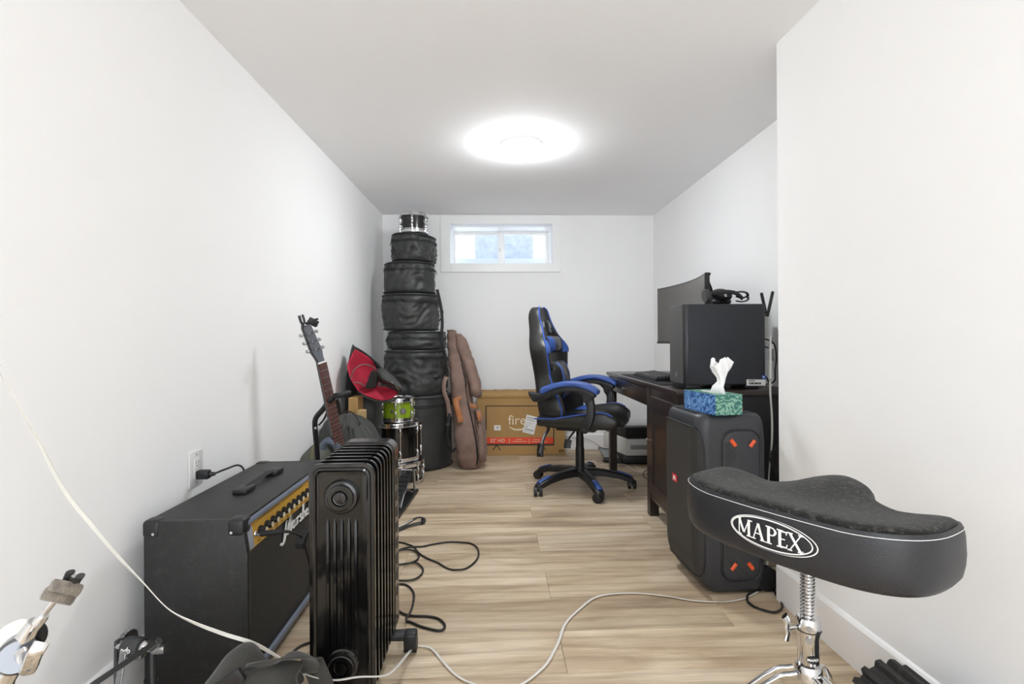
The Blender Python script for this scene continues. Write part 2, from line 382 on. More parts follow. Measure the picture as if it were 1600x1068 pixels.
# ------------------------------------------------------------------ wall outlets
def outlet(cx_, cy_, cz, nx, label, w=.075, h=.118):
    t = thing('wall_outlet', label, 'outlet', (cx_, cy_, cz - h / 2))
    s = nx
    def bx(mb, y0, y1, z0, z1, d0, d1, b=.001):
        xs = sorted((cx_ + s * d0, cx_ + s * d1)); mb.box(xs[0], xs[1], cy_ + y0, cy_ + y1, cz + z0, cz + z1, bev=b, seg=2)
    a = MB(); bx(a, -w / 2, w / 2, -h / 2, h / 2, .0005, .006, .002); obj('cover_plate', a, white_p, t)
    a = MB(); bx(a, -.017, .017, -.034, .034, .006, .0085); rc = obj('receptacle', a, white_p, t)
    a = MB()
    for dz in (-.019, .019):
        bx(a, -.008, -.006, dz - .002, dz + .007, .0085, .0088, 0); bx(a, .006, .008, dz - .002, dz + .006, .0085, .0088, 0)
        p = Vector((cx_ + s * .0085, cy_, cz + dz - .009)); a.cyl(p, p + Vector((s * .0004, 0, 0)), .0025, seg=10)
    obj('slots', a, print_k, rc)
    for dz in (-.048, .048):
        a = MB(); p = Vector((cx_ + s * .006, cy_, cz + dz)); a.cyl(p, p + Vector((s * .001, 0, 0)), .003, seg=10); obj('screw', a, steel, t)
    return t
yo = 1.77
outlet(XL(yo), yo, .557, 1, 'white double wall outlet above the guitar amplifier')
outlet(XR, 2.62, .93, -1, 'white double wall outlet behind the computer tower on the desk')
# plug + cord to amplifier
t = thing('power_plug', 'black power plug and short cord in the outlet above the amplifier', 'plug', (XL(yo), yo, .53))
xw = XL(yo)
a = MB(); a.box(xw + .009, xw + .05, yo - .013, yo + .013, .522, .552, bev=.005); a.cyl((xw + .05, yo, .537), (xw + .066, yo + .004, .538), .009, .006); obj('plug', a, blk, t)
a = MB(); a.tube([(xw + .062, yo + .003, .538), (xw + .085, yo + .04, .545), (xw + .075, yo + .15, .53), (xw + .035, yo + .28, .46), (xw + .022, yo + .35, .3), (xw + .03, yo + .45, .08)], .0035, sub=5); obj('cord', a, cord_b, t)

# ================================================================== GUITAR AMPLIFIER
tolex = mat('black_tolex', '#1e1e1e', .5, var=.12, vscale=8, bump=.7, bscale=260, dust='#8a8a88', dust_amt=.09, spec=.5)
grille_m = mat('speaker_grille_cloth', '#2c2a28', .8, var=.25, vscale=90, bump=.8, bscale=500, stretch=(1, .4, 3))
def mesh_mat(name, c1, c2, scale, rough=.6, axes=(1, 1, 1)):
    M = bpy.data.materials.new(name); M.use_nodes = True; nt = M.node_tree; N = nt.nodes; L = nt.links; b = N['Principled BSDF']
    tc = N.new('ShaderNodeTexCoord'); mp = N.new('ShaderNodeMapping'); mp.inputs['Scale'].default_value = tuple(a * scale for a in axes); L.new(tc.outputs['Object'], mp.inputs[0])
    w = N.new('ShaderNodeTexVoronoi'); w.inputs['Scale'].default_value = 1; w.inputs['Randomness'].default_value = .15; L.new(mp.outputs[0], w.inputs['Vector'])
    cr = N.new('ShaderNodeValToRGB'); cr.color_ramp.elements[0].position = .25; cr.color_ramp.elements[1].position = .55; cr.color_ramp.elements[0].color = (*lin(c2), 1); cr.color_ramp.elements[1].color = (*lin(c1), 1)
    L.new(w.outputs['Distance'], cr.inputs[0]); L.new(cr.outputs[0], b.inputs['Base Color']); b.inputs['Roughness'].default_value = rough
    bp = N.new('ShaderNodeBump'); bp.inputs['Strength'].default_value = .5; bp.inputs['Distance'].default_value = .001; L.new(w.outputs['Distance'], bp.inputs['Height']); L.new(bp.outputs[0], b.inputs['Normal'])
    return M
amp_gr = mesh_mat('amp_grille', '#3a3835', '#161514', 240, .75, (1, .7, 1.1))
AX0, AX1, AY0, AY1, AZ = -.955, -.675, 1.43, 2.13, .496
amp = thing('guitar_amplifier', 'large black guitar combo amplifier with gold control panel against the left wall', 'amplifier', (AX0, AY0, 0), 0)
cab = MB()
prof = [(AX0, .03), (AX1, .03), (AX1, .40), (AX1 - .012, AZ - .02), (AX1 - .025, AZ), (AX0 + .02, AZ), (AX0, AZ - .02)]
# shell: box with recessed front
cab.prism(prof, lambda u, v, w: (u, w, v), AY0, AY0 + .022, bev=.006)
cab.prism(prof, lambda u, v, w: (u, w, v), AY1 - .022, AY1, bev=.006)
cab.box(AX0 + .001, AX1 - .014, AY0 + .01, AY1 - .01, AZ - .022, AZ - .0005, bev=.004)
cab.box(AX0 + .001, AX1 - .002, AY0 + .01, AY1 - .01, .03, .055, bev=.004)
cab.box(AX0 + .001, AX0 + .02, AY0 + .01, AY1 - .01, .04, AZ - .01)
obj('cabinet', cab, tolex, amp)
a = MB(); a.box(AX0 + .02, AX1 - .014, AY0 + .022, AY1 - .022, .055, .398); obj('grille', a, amp_gr, amp, smoothed=False)
gold = mat('gold_panel', '#d9a93f', .4, .15, var=.08, vscale=30)
a = MB()
pan = lambda y, z, w=0: Vector((AX1 - .010 - (z - .398) * .13 + w, y, z))
put = [(AY0 + .022, .398), (AY1 - .022, .398), (AY1 - .022, .474), (AY0 + .022, .474)]
a.prism(put, lambda u, v, w: pan(u, v, w), -.02, 0); pnl = obj('control_panel', a, gold, amp, smoothed=False)
a = MB()
put_stroke(a, [(AY0 + .10, .462), (AY0 + .25, .462)], .0016, lambda u, v: pan(u, v, .0006), sub=0)
put_stroke(a, [(AY0 + .27, .462), (AY0 + .45, .462)], .0016, lambda u, v: pan(u, v, .0006), sub=0)
for i in range(14):
    put_quad(a, AY0 + .085 + i * .041, AY0 + .100 + i * .041, .4035, .4055, lambda u, v: pan(u, v, .0006))
obj('panel_print', a, print_k, pnl, smoothed=False, kind='stuff')
for i in range(12):
    y = AY0 + .105 + i * .042; c = pan(y, .432)
    k = MB(); k.cyl(c, c + Vector((.009, 0, 0)), .0125, .0115, seg=16); k.cyl(c + Vector((.009, 0, 0)), c + Vector((.020, 0, 0)), .0095, .0085, seg=14); kb = obj('knob', k, blk, amp)
    k = MB(); k.cyl(c + Vector((.0201, 0, 0)), c + Vector((.0212, 0, 0)), .0082, seg=14); obj('knob_cap', k, mat('cream_cap', '#e6dcc0', .35), kb)
a = MB(); put_quad(a, AY0 + .025, AY0 + .062, .400, .462, lambda u, v: pan(u, v, .0008)); obj('tape_patch', a, mat('grey_tape', '#9aa0aa', .6), amp, smoothed=False)
# script logo
a = MB(); fx = AX1 - .0085
lf = lambda u, v: Vector((fx, AY0 + .285 + u * 1.3, .364 + v * .62))
def LG(pts, w=.008): put_stroke(a, pts, w, lf)
LG([(-.035, -.045), (-.028, -.056), (-.016, -.05), (-.006, -.01), (.004, .045)], [.010, .010, .011, .012, .010])
LG([(.004, .045), (.006, -.02), (.010, -.03)], [.010, .011, .008]); LG([(.008, -.02), (.030, .052)], [.006, .013]); LG([(.030, .052), (.026, -.035)], [.011, .010])
LG([(.055, .012), (.042, .012), (.038, -.012), (.048, -.024), (.058, -.008), (.058, .014), (.058, -.014), (.066, -.022)], .007)
LG([(.070, .016), (.072, -.022)], .009); LG([(.072, .002), (.080, .014), (.086, .012)], .006)
LG([(.104, .012), (.096, .016), (.092, .006), (.102, -.006), (.098, -.022), (.088, -.018)], .007)
LG([(.116, .060), (.112, -.024)], .010); LG([(.113, -.002), (.124, .012), (.130, .004), (.130, -.022)], .008)
LG([(.136, .0), (.150, .004), (.146, .014), (.138, .008), (.138, -.014), (.148, -.022), (.156, -.016)], .006)
LG([(.166, .058), (.162, -.022), (.168, -.026)], .009); LG([(.180, .058), (.176, -.022), (.190, -.024)], .009)
obj('script_logo', a, mat('logo_white', '#f4f4f2', .35), amp, smoothed=False, mods=[SOL(.003)])
# piping edges
pip = mat('bluish_edge_piping', '#6c7484', .35, var=.1)
a = MB(); a.tube([(AX1 - .014, AY0 + .024, AZ - .016), (AX1 - .014, AY1 - .024, AZ - .016)], .0085); obj('edge_piping', a, pip, amp)
a = MB(); a.tube([(AX1 - .004, AY0 + .024, .053), (AX1 - .004, AY1 - .024, .053)], .008); obj('edge_piping', a, pip, amp)
a = MB(); a.box(AX1 - .016, AX1 - .001, AY0 + .022, AY1 - .022, .034, .052, bev=.003)
obj('bottom_trim', a, pip, amp)
# corner protectors
for (x, sx) in ((AX0, 1), (AX1 - .012, -1)):
    for (y, sy) in ((AY0, 1), (AY1, -1)):
        for (z, sz) in ((AZ, -1), (.03, 1)):
            q = MB(); L_ = .045
            xs = sorted((x - sx * .003, x + sx * L_)); ys = sorted((y - sy * .003, y + sy * L_)); zs = sorted((z - sz * .003, z + sz * .045))
            q.box(*xs, *ys, *zs, bev=.011, seg=3); cp = obj('corner_protector', q, blk, amp)
            q = MB(); p = Vector((x + sx * .03, y - sy * .0035, z + sz * .032)); q.cyl(p, p + Vector((0, -sy * .002, 0)), .0038, seg=12); obj('screw', q, chrome, cp)
# strap handle
for y in (1.70, 1.93):
    a = MB(); a.box(-.835, -.79, y - .035, y + .035, AZ, AZ + .016, bev=.004); obj('handle_end_cap', a, blk, amp)
a = MB(); a.tube([(-.812, 1.70, AZ + .012), (-.812, 1.76, AZ + .016), (-.812, 1.87, AZ + .016), (-.812, 1.93, AZ + .012)], .011, sub=4, flat=.35); obj('handle_strap', a, rubber, amp)
for x in (AX0 + .04, AX1 - .05):
    for y in (AY0 + .06, AY1 - .06):
        q = MB(); q.cyl((x, y, 0), (x, y, .031), .019, .022, seg=16); obj('foot', q, rubber, amp)
# guitar cable jack
t = thing('guitar_cable', 'black instrument cable plugged into the gold amplifier panel', 'cable', tuple(pan(AY0 + .07, .43)))
c0 = pan(AY0 + .072, .432)
a = MB(); a.cyl(c0, c0 + Vector((.018, 0, 0)), .007, seg=14); a.torus((0, 0, 0), .006, .003, 14, 6, Matrix.Translation(c0 + Vector((.003, 0, 0))) @ Matrix.Rotation(PI / 2, 4, 'Y')); obj('metal_plug', a, chrome, t)
a = MB(); a.cyl(c0 + Vector((.018, 0, 0)), c0 + Vector((.078, .006, .003)), .0085, .007, seg=14); a.cyl(c0 + Vector((.078, .006, .003)), c0 + Vector((.10, .012, -.001)), .005, .0035); obj('plug_sleeve', a, rubber, t)
a = MB(); e0 = c0 + Vector((.098, .011, -.001)); a.tube([e0, e0 + Vector((.02, .02, -.02)), e0 + Vector((.022, .05, -.06)), e0 + Vector((.028, .08, -.14)), e0 + Vector((.03, .12, -.26)), e0 + Vector((.03, .2, -.38)), (e0.x + .04, 1.95, .008), (e0.x + .16, 2.3, .005)], .0034, sub=6); obj('cord', a, cord_b, t)
a = MB(); p = e0 + Vector((.021, .035, -.035)); a.box(-.012, .012, -.028, .028, -.011, .011, bev=.003, M=Matrix.Translation(p) @ Matrix.Rotation(.5, 4, 'X')); obj('cable_tie', a, blk_web, t)

# ================================================================== OIL HEATER
heat = mat('black_enamel', '#0b0b0b', .17, var=.2, vscale=5, bump=.04, bscale=20, coat=.4)
HX0, HX1 = -.478, -.309; HZ0, HZ1 = .062, .668; hw = (HX1 - HX0); hcx = (HX0 + HX1) / 2
ht = thing('oil_filled_heater', 'black oil-filled radiator heater with ribbed fins beside the amplifier', 'heater', (hcx, 1.5, 0))
def rrect(x0, x1, z0, z1, r, k=6):
    out = []
    for cx_, cz_, a0 in ((x1 - r, z1 - r, 0), (x0 + r, z1 - r, 90), (x0 + r, z0 + r, 180), (x1 - r, z0 + r, 270)):
        for i in range(k + 1):
            a = R(a0 + 90 * i / k); out.append((cx_ + r * math.cos(a), cz_ + r * math.sin(a)))
    return out
def fin(y, detail):
    q = MB()
    def rg(i_, dy): 
        return [Vector((u, y + dy, v)) for u, v in rrect(HX0 + i_, HX1 - i_, HZ0 + i_, HZ1 - i_, max(.03 - i_ * .6, .006))]
    # pressed steel fin: rim, raised bead, recessed field, convex core
    seq = [(.0, .006), (.0, -.002), (.0015, -.004), (.009, -.004), (.011, -.009), (.015, -.0115), (.019, -.009), (.021, -.003), (.03, -.002)]
    q.loft([rg(.03, .004)] + [rg(a, b) for a, b in seq], cap=True)
    for x in ([-.036, -.018, 0, .018, .036] if detail else [-.02, .02]):
        q.loft([[Vector((hcx + x + u * s_, y - .0015 - h * s_, z)) for u, h in ((-.006, 0), (-.003, .005), (.003, .005), (.006, 0))] for z, s_ in ((HZ0 + .10, .1), (HZ0 + .12, 1), (HZ1 - .155, 1), (HZ1 - .14, .1))])
    o = obj('fin', q, heat, ht)
    return o
ys = [1.345 + i * .040 for i in range(7)]
f0 = None
for i, y in enumerate(ys):
    if i < 2:
        f_ = fin(y, i == 0)
        if i == 1: f1 = f_
    else:
        f_ = f1.copy(); C.objects.link(f_); f_.parent = ht; f_.location = (0, y - ys[1], 0)
for z, nm in ((HZ1 - .085, 'upper_boss'), (HZ0 + .085, 'lower_boss')):
    q = MB(); Mx = Matrix.Translation((hcx, 1.345, z)) @ Matrix.Rotation(PI / 2, 4, 'X')
    q.lathe([(.044, .0), (.044, .008), (.041, .012), (.034, .013), (.033, .020), (.031, .022), (.021, .022), (.019, .016), (.017, .0155), (.015, .021), (.001, .022)], 36, Mx); obj(nm, q, heat, ht)
    q = MB(); q.cyl((hcx, 1.35, z), (hcx, ys[-1] + .03, z), .028, seg=20); obj('oil_tube', q, heat, ht)
q = MB()
yb0, yb1 = ys[-1] + .016, ys[-1] + .085
q.loft([[Vector((u, y, v)) for u, v in rrect(HX0 - .002 + i_, HX1 + .002 - i_, HZ0 + .0 + i_, HZ1 + .004 - i_, .034)] for y, i_ in ((yb0, .006), (yb0 + .006, 0), (yb1 - .006, 0), (yb1, .006))])
cb = obj('control_housing', q, mat('glossy_black_housing', '#1a1918', .25, var=.1, coat=.3), ht)
for j in range(9):
    q = MB(); z = HZ0 + .12 + j * .05; q.box(HX1 + .0015, HX1 + .0035, yb0 + .022, yb1 - .022, z, z + .03, bev=.0008, seg=1); obj('vent_slot', q, blk, cb)
for y in (1.365, ys[-1] + .045):
    q = MB(); q.box(hcx - .135, hcx + .135, y - .02, y + .02, .045, .066, bev=.006, seg=3); ax = obj('wheel_bracket', q, blk, ht)
    for sx in (-1, 1):
        x = hcx + sx * .128
        q = MB(); q.box(x - .020, x + .020, y - .022, y + .022, .018, .068, bev=.008, seg=3); obj('caster_fork', q, blk, ax)
        q = MB(); q.cyl((x - .019 , y + .006, .0225), (x - .006, y + .006, .0225), .0225, seg=24); q.cyl((x + .006, y + .006, .0225), (x + .019, y + .006, .0225), .0225, seg=24); obj('caster_wheel', q, rubber, ax)

# ================================================================== DRUMS
blk_shell = mat('black_gloss_shell', '#0f0f10', .15, var=.05, coat=.5)
head_m = mat('coated_drumhead', '#cfcfca', .5, var=.03)
def drum(name, label, c, r, h, shell, nl, full=True, badge=False, lug=1.0, a0=0.0, headm=head_m):
    t = thing(name, label, 'drum', c)
    T_ = Matrix.Translation(c)
    q = MB(); q.lathe([(r - .006, .012), (r, .014), (r, h - .014), (r - .006, h - .012)], 48, T_); obj('shell', q, shell, t)
    for z, s_ in ((h, 1), (0, -1)):
        q = MB(); zz = lambda d: z - s_ * d
        q.lathe([(r - .012, zz(.006)), (r - .010, zz(.001)), (r + .004, zz(0)), (r + .010, zz(.002)), (r + .0105, zz(.007)), (r + .0075, zz(.010)), (r + .0075, zz(.022)), (r + .012, zz(.026)), (r + .012, zz(.030)), (r + .004, zz(.030)), (r + .004, zz(.008)), (r - .011, zz(.008))], 48, T_); obj('hoop', q, chrome, t)
        q = MB(); q.lathe([(r - .0, zz(.012)), (r - .004, zz(.007)), (.001, zz(.0065))], 48, T_); obj('drumhead', q, headm, t)
    for i in range(nl):
        a = a0 + 2 * PI * i / nl; Mx = T_ @ Matrix.Rotation(a, 4, 'Z')
        q = MB()
        spots = [(h * .5, min(h * .62, .1))] if False else []
        lz = (.055, h - .055) if h > .12 else (h * .5,)
        for z in lz:
            q.ell((r + .009, 0, z), (.012 * lug, .010 * lug, .020 * lug), 12, 8, Mx)
            q.box(r, r + .007, -.008 * lug, .008 * lug, z - .026 * lug, z + .026 * lug, bev=.003, M=Mx)
        q.cyl(Mx @ Vector((r + .010, 0, lz[0] if full else h - .055)), Mx @ Vector((r + .010, 0, lz[-1])), .0035, seg=8)
        for z in (h - .030, .030):
            q.cyl(Mx @ Vector((r + .010, 0, z)), Mx @ Vector((r + .010, 0, lz[-1] if z > h / 2 else lz[0])), .0028, seg=8)
        for z, s_ in ((h, 1), (0, -1)):
            q.cyl(Mx @ Vector((r + .010, 0, z - s_ * .036)), Mx @ Vector((r + .010, 0, z - s_ * .006)), .0065, .005, seg=8)
        obj('lug', q, chrome, t)
    if badge:
        for a, rr in ((R(-62), .021), (R(-100), .012)):
            Mx = T_ @ Matrix.Rotation(a, 4, 'Z') @ Matrix.Translation((r + .001, 0, h * .47)) @ Matrix.Rotation(PI / 2, 4, 'Y')
            q = MB(); q.lathe([(.001, 0), (rr, 0), (rr, .003), (rr * .9, .006), (rr * .55, .006), (rr * .5, .010), (.001, .011)], 24, Mx); obj('badge', q, steel, t)
    return t
DC = at(620, 700, Y=3.62); dx = DC.x
drum('snare_drum', 'black snare drum with chrome hoops on the floor under the black tom', (dx + .012, 3.60, 0), .165, .160, blk_shell, 10, a0=.1)
drum('tom_drum', 'black tom drum with chrome hoops standing on the floor snare', (dx - .006, 3.62, .1615), .168, .265, blk_shell, 8, a0=.35, headm=mat('smoked_head', '#8d8f90', .3))
green = mat('lime_green_lacquer', '#7f9a1d', .2, var=.12, vscale=20, coat=.5)
drum('green_snare_drum', 'small lime green drum with chrome hoops on top of the black tom', (at(623, 640, Y=3.62).x, 3.60, .428), .108, .165, green, 6, full=False, badge=True, lug=.8, a0=.55)

# ================================================================== SOFT DRUM CASES
def soft_case(label, px, r, z0, z1, seed, wr=.010, band=True, handle=None, squash=1.0, tilt=0.0, big=False, topr=None):
    c = at(px, 530, Y=4.10); cx_, cy_ = c.x, 4.10
    t = thing('drum_bag', label, 'bag', (cx_, cy_, z0), 0, None)
    rs = random.Random(seed); h = z1 - z0; tr = (topr or r)
    def P(a, z, rad, k=1):
        n1 = noise.noise(Vector((math.cos(a) * 2.2 + seed, math.sin(a) * 2.2, z * 7)))
        n2 = noise.noise(Vector((math.cos(a) * 3 + seed * 2, math.sin(a) * 3 + 5, z * 24 + math.sin(a * 3 + seed) * 2.2)))
        n2 = -abs(n2) * 2 + .6
        rr = rad + wr * k * (1.1 * n1 + 1.5 * n2)
        zz = z + tilt * math.cos(a) * (z - z0) / h
        return Vector((cx_ + rr * math.cos(a), cy_ + rr * math.sin(a) * squash, zz))
    q = MB(); n = 84; m_ = max(12, int(h / .012)); rings = []
    e = .012
    for f_ in (.0, .55, .88): rings.append([P(2 * PI * k / n, z0 + .001, r * f_ if f_ else .01, 0) for k in range(n)])
    for i in range(m_ + 1):
        v = i / m_; z = z0 + e + (h - 2 * e) * v
        rad = r + (tr - r) * v - .006 * (abs(2 * v - 1) ** 6)
        edge = min(1, min(v, 1 - v) * 8)
        rings.append([P(2 * PI * k / n, z, rad, edge) for k in range(n)])
    for f_ in (.96, .86, .5, .0): rings.append([P(2 * PI * k / n, z1 - (.003 if f_ > .9 else .001) , tr * f_ if f_ else .01, 0) for k in range(n)])
    q.loft(rings); obj('body', q, blk_soft, t, ang=60)
    for z, rad in ((z0 + .012, r), (z1 - .014, tr)):
        q = MB(); q.tube([P(2 * PI * k / 48, z, rad + .002, .1) for k in range(48)], .0045, closed=True, seg=6); obj('piping', q, blk_web, t)
    zl = [z1 - .055, z1 - .067] if not big else [z1 - .075, z1 - .088]
    q = MB()
    for z in zl: q.tube([P(2 * PI * k / 60, z + .004 * math.sin(2 * PI * k / 60 * 2 + seed), r + (tr - r) * (z - z0) / h + .001, .8) for k in range(60)], .0036, closed=True, seg=6)
    zz = obj('zipper', q, blk_web, t)
    zz['kind'] = 'stuff'
    if handle is not None:
        a = R(handle); q = MB()
        pts = []
        zc = z0 + h * .5; Lh = min(.07, h * .35)
        for i in range(9):
            u = i / 8; d = .035 * math.sin(PI * u)
            p = P(a, zc + Lh * (1 - 2 * u), r + .004 + d, 0); pts.append(p)
        q.tube(pts, .012, seg=8, flat=.35, upd=(math.cos(a), math.sin(a), 0)); obj('carry_handle', q, blk_web, t)
    # zip pull tab
    a = R(-178 + seed * 7 % 20 if seed % 2 else -8); p = P(a, zl[0], r + .008, 0)
    q = MB(); q.tube([p, p + Vector((.006 * math.cos(a), 0, -.012)), p + Vector((.010 * math.cos(a), 0, -.035))], .003, seg=6); obj('zip_pull', q, blk_web, t)
    return t
zt = [0, .564, .912, 1.058, 1.345, 1.592, 1.812]
soft_case('large smooth black cylindrical bass drum bag at the base of the tower', 653, .262, zt[0], zt[1], 3, wr=.0015, big=True)
soft_case('sagging black drum bag resting directly on the big cylindrical one', 649, .245, zt[1] + .001, zt[2], 4, wr=.014, handle=-20, topr=.235)
soft_case('flat black drum bag level with the top of the brown guitar bag', 652, .228, zt[2] + .001, zt[3], 5, wr=.012, topr=.222)
soft_case('black drum bag with small scuffed logo, fourth up in the tower', 643, .215, zt[3] + .001, zt[4], 6, wr=.010, handle=-5, topr=.222)
soft_case('smooth-topped black drum bag, fifth up in the tower', 641, .200, zt[4] + .001, zt[5], 8, wr=.009, topr=.192)
soft_case('smallest black drum bag just under the uncovered little tom', 648, .168, zt[5] + .001, zt[6], 9, wr=.012, tilt=-.012)
c_ = at(648, 345, Y=4.10)
drum('small_tom_drum', 'small black tom with chrome hoops on top of the bag tower', (c_.x, 4.05, zt[6] + .004), .103, .160, blk_shell, 6, a0=R(-88), headm=mat('clear_head', '#b5b5b5', .3))
# long shoulder strap hanging down right side of the tower
a = MB(); sp = [at(x, y, Y=Y_) for x, y, Y_ in ((683, 452, 3.97), (689, 480, 3.96), (691, 505, 3.94), (690, 530, 3.93), (696, 560, 3.95), (699, 590, 3.98))]
a.tube(sp, .012, seg=8, flat=.25, upd=(0, 1, 0), sub=5); o = obj('shoulder_strap', a, blk_web); tag(o, 'black webbing strap hanging down the right side of the bag tower', 'strap')

# ================================================================== BROWN GIG BAG
brown = mat('brown_canvas', '#7d655a', .75, var=.16, vscale=14, bump=.6, bscale=90, sheen=.1)
tan = mat('tan_leather', '#a5683c', .5, var=.15, vscale=20)
gb = thing('gig_bag', 'brown padded guitar gig bag leaning upright against the bag tower', 'bag', (at(735, 733, Z=0).x, 3.98, 0))
# levels: picture height, left edge, zipper edge, half-width in depth, centre Y
LV = [(732, 722, 748, .10, 4.02), (728, 717, 751, .14, 4.02), (715, 713, 753, .170, 4.03), (690, 709, 751, .19, 4.04), (660, 707, 745, .165, 4.07), (630, 705, 738, .135, 4.10), (600, 703, 733, .145, 4.13), (575, 701, 728, .12, 4.16), (550, 699, 722, .08, 4.20), (530, 698, 716, .07, 4.23), (517, 698, 711, .065, 4.25), (515, 700, 709, .055, 4.25)]
def gb_ring(lv, x0=None, x1=None, k=28, p=3.2, n=0):
    py, xa, xb, hd, yc_ = lv; yf = yc_ - hd * .8
    A = at(xa, py, Y=yf); B = at(xb, py, Y=yf); ca = (A.x + B.x) / 2; ha = (B.x - A.x) / 2 * 1.02; out = []
    for i in range(k):
        a = 2 * PI * i / k; c, s = math.cos(a), math.sin(a)
        q = Vector((ca + ha * math.copysign(abs(c) ** (2 / p), c), yc_ + hd * math.copysign(abs(s) ** (2 / p), s), A.z))
        w_ = noise.noise(Vector((q.x * 9, q.y * 9, q.z * 26))) * .011
        q.x += w_; q.y += w_; out.append(q)
    return out
def interp_levels(LV, k=5):
    P = [Vector((l[0], l[1], l[2])) for l in LV]; Q = [Vector((l[3], l[4], 0)) for l in LV]
    a, b = smooth(P, k), smooth(Q, k); return [(p.x, p.y, p.z, q_.x, q_.y) for p, q_ in zip(a, b)]
LI = interp_levels(LV)
a = MB(); a.loft([gb_ring(l) for l in LI]); obj('body', a, brown, gb, ang=60)
q = MB(); pts = []
for l in LI[2:-2]:
    yf = l[4] - l[3] * 1.0 - .0; p = at(l[2] - 7 if l[0] > 600 else l[2] - 5, l[0], Y=yf); pts.append(p + Vector((0, .012, 0)))
q.tube(pts, .0062, seg=6); obj('zipper', q, blk_web, gb)
q = MB(); q.tube([p + Vector((-.03, .004, 0)) for p in pts], .0035, seg=6); obj('seam', q, mat('dark_brown_seam', '#4a372e', .7), gb)
# front pockets
def pocket(lv, mat_, name='pocket'):
    q = MB(); q.loft([gb_ring(l, p=2.6) for l in interp_levels(lv, 4)]); return obj(name, q, mat_, gb, ang=60)
pu = pocket([(621, 742, 751, .05, 4.03), (616, 737, 753, .08, 4.03), (600, 732, 751, .09, 4.05), (575, 724, 744, .08, 4.10), (550, 716, 735, .06, 4.15), (530, 711, 728, .05, 4.19), (521, 711, 720, .035, 4.21)], brown)
pl_ = pocket([(722, 750, 757, .06, 3.96), (717, 746, 760, .10, 3.96), (690, 744, 760, .11, 3.97), (665, 742, 757, .10, 3.99), (646, 741, 753, .08, 4.02), (641, 742, 750, .06, 4.03)], brown)
q = MB(); q.tube([at(x, y, Y=3.885 + (720 - y) * .0006) for x, y in ((753, 716), (752, 690), (748, 668), (744, 650), (742, 642))], .004, seg=6, sub=4); obj('pocket_zipper', q, blk_web, gb)
# leather side handle and patches
def leather(pts, Y_, t_=.006, w=.0):
    q = MB(); q.prism([(p.x, p.z) for p in [at(x, y, Y=Y_) for x, y in pts]], lambda u, v, w_: (u, w_, v), Y_, Y_ - t_ * 2, bev=.002); return q
yh = 3.90
obj('leather_patch', leather([(708, 622), (720, 617), (721, 624), (709, 628)], yh + .03), tan, gb)
obj('leather_patch', leather([(714, 650), (723, 649), (724, 658), (716, 660)], yh - .01), tan, gb)
q = MB(); q.tube([at(712, 624, Y=yh + .015), at(713, 632, Y=yh - .015), at(716, 643, Y=yh - .02), at(719, 652, Y=yh - .015)], .021, seg=10, flat=.3, sub=4, upd=(0, 1, 0)); obj('carry_handle', q, tan, gb)
obj('leather_patch', leather([(734, 630), (744, 631), (745, 638), (735, 637)], 3.94), tan, gb)
obj('leather_patch', leather([(744, 642), (751, 642), (753, 657), (747, 658)], 3.895), tan, gb)
# shoulder straps on the left
q = MB(); q.tube([at(x, y, Y=Y_) for x, y, Y_ in ((699, 585, 3.99), (694, 597, 3.96), (694, 612, 3.93), (700, 630, 3.90), (702, 650, 3.87))], .017, seg=8, flat=.3, upd=(0.3, 1, 0), sub=5); obj('shoulder_strap', q, brown, gb)
q = MB(); q.tube([at(x, y, Y=Y_) for x, y, Y_ in ((702, 646, 3.87), (700, 662, 3.80), (699, 680, 3.80), (702, 698, 3.80), (707, 705, 3.84), (711, 700, 3.9))], .011, seg=8, flat=.3, upd=(0.3, 1, 0), sub=5); obj('webbing_strap', q, blk_web, gb)
q = MB(); p = at(699.5, 663, Y=3.80); q.box(p.x - .016, p.x + .016, p.y - .012, p.y + .006, p.z - .010, p.z + .010, bev=.003); obj('strap_buckle', q, blk, gb)
q = MB(); q.tube([at(747, 655, Y=3.87), at(746, 660, Y=3.865), at(748, 668, Y=3.865)], .0035, seg=6, sub=3); obj('zip_pull', q, chrome, gb)

# ================================================================== TV CARTON
card = mat('cardboard', '#b08c58', .8, var=.06, vscale=5, bump=.2, bscale=90)
BY = 4.36
bx0, bx1 = at(745.5, 700, Y=BY).x, at(883, 700, Y=BY).x; bz1 = at(800, 622, Y=BY).z
tvb = thing('television_carton', 'flat brown cardboard television carton standing against the back wall', 'box', ((bx0 + bx1) / 2, BY, 0))
q = MB(); q.box(bx0, bx1, BY, BY + .125, 0.001, bz1, bev=.003, seg=1); obj('carton_body', q, card, tvb, ang=20)
q = MB(); zt_ = at(800, 608, Y=BY + .11).z
nn = 24
q.grid([[Vector((bx0 + (bx1 - bx0) * i / nn, BY + .001 + .0 , bz1 + .001)) for i in range(nn + 1)], [Vector((bx0 + (bx1 - bx0) * i / nn, BY + .012 + .004 * noise.noise(Vector((i * .7, 3, 0))), bz1 + .03)) for i in range(nn + 1)],
        [Vector((bx0 + .003 + (bx1 - bx0 - .006) * i / nn, BY + .09 + .01 * noise.noise(Vector((i * .5, 0, 0))), zt_ + .008 * noise.noise(Vector((i * 1.3, 7, 0))))) for i in range(nn + 1)]])
obj('top_flap', q, card, tvb, mods=[SOL(.004)])
bf = lambda d: (lambda u, v: (lambda p: Vector((p.x, BY - d, p.z)))(at(u, v, Y=BY)))
def pxquad(mb, x0, x1, y0, y1, d, mi=0): put_quad(mb, x0, x1, y0, y1, bf(d), mi)
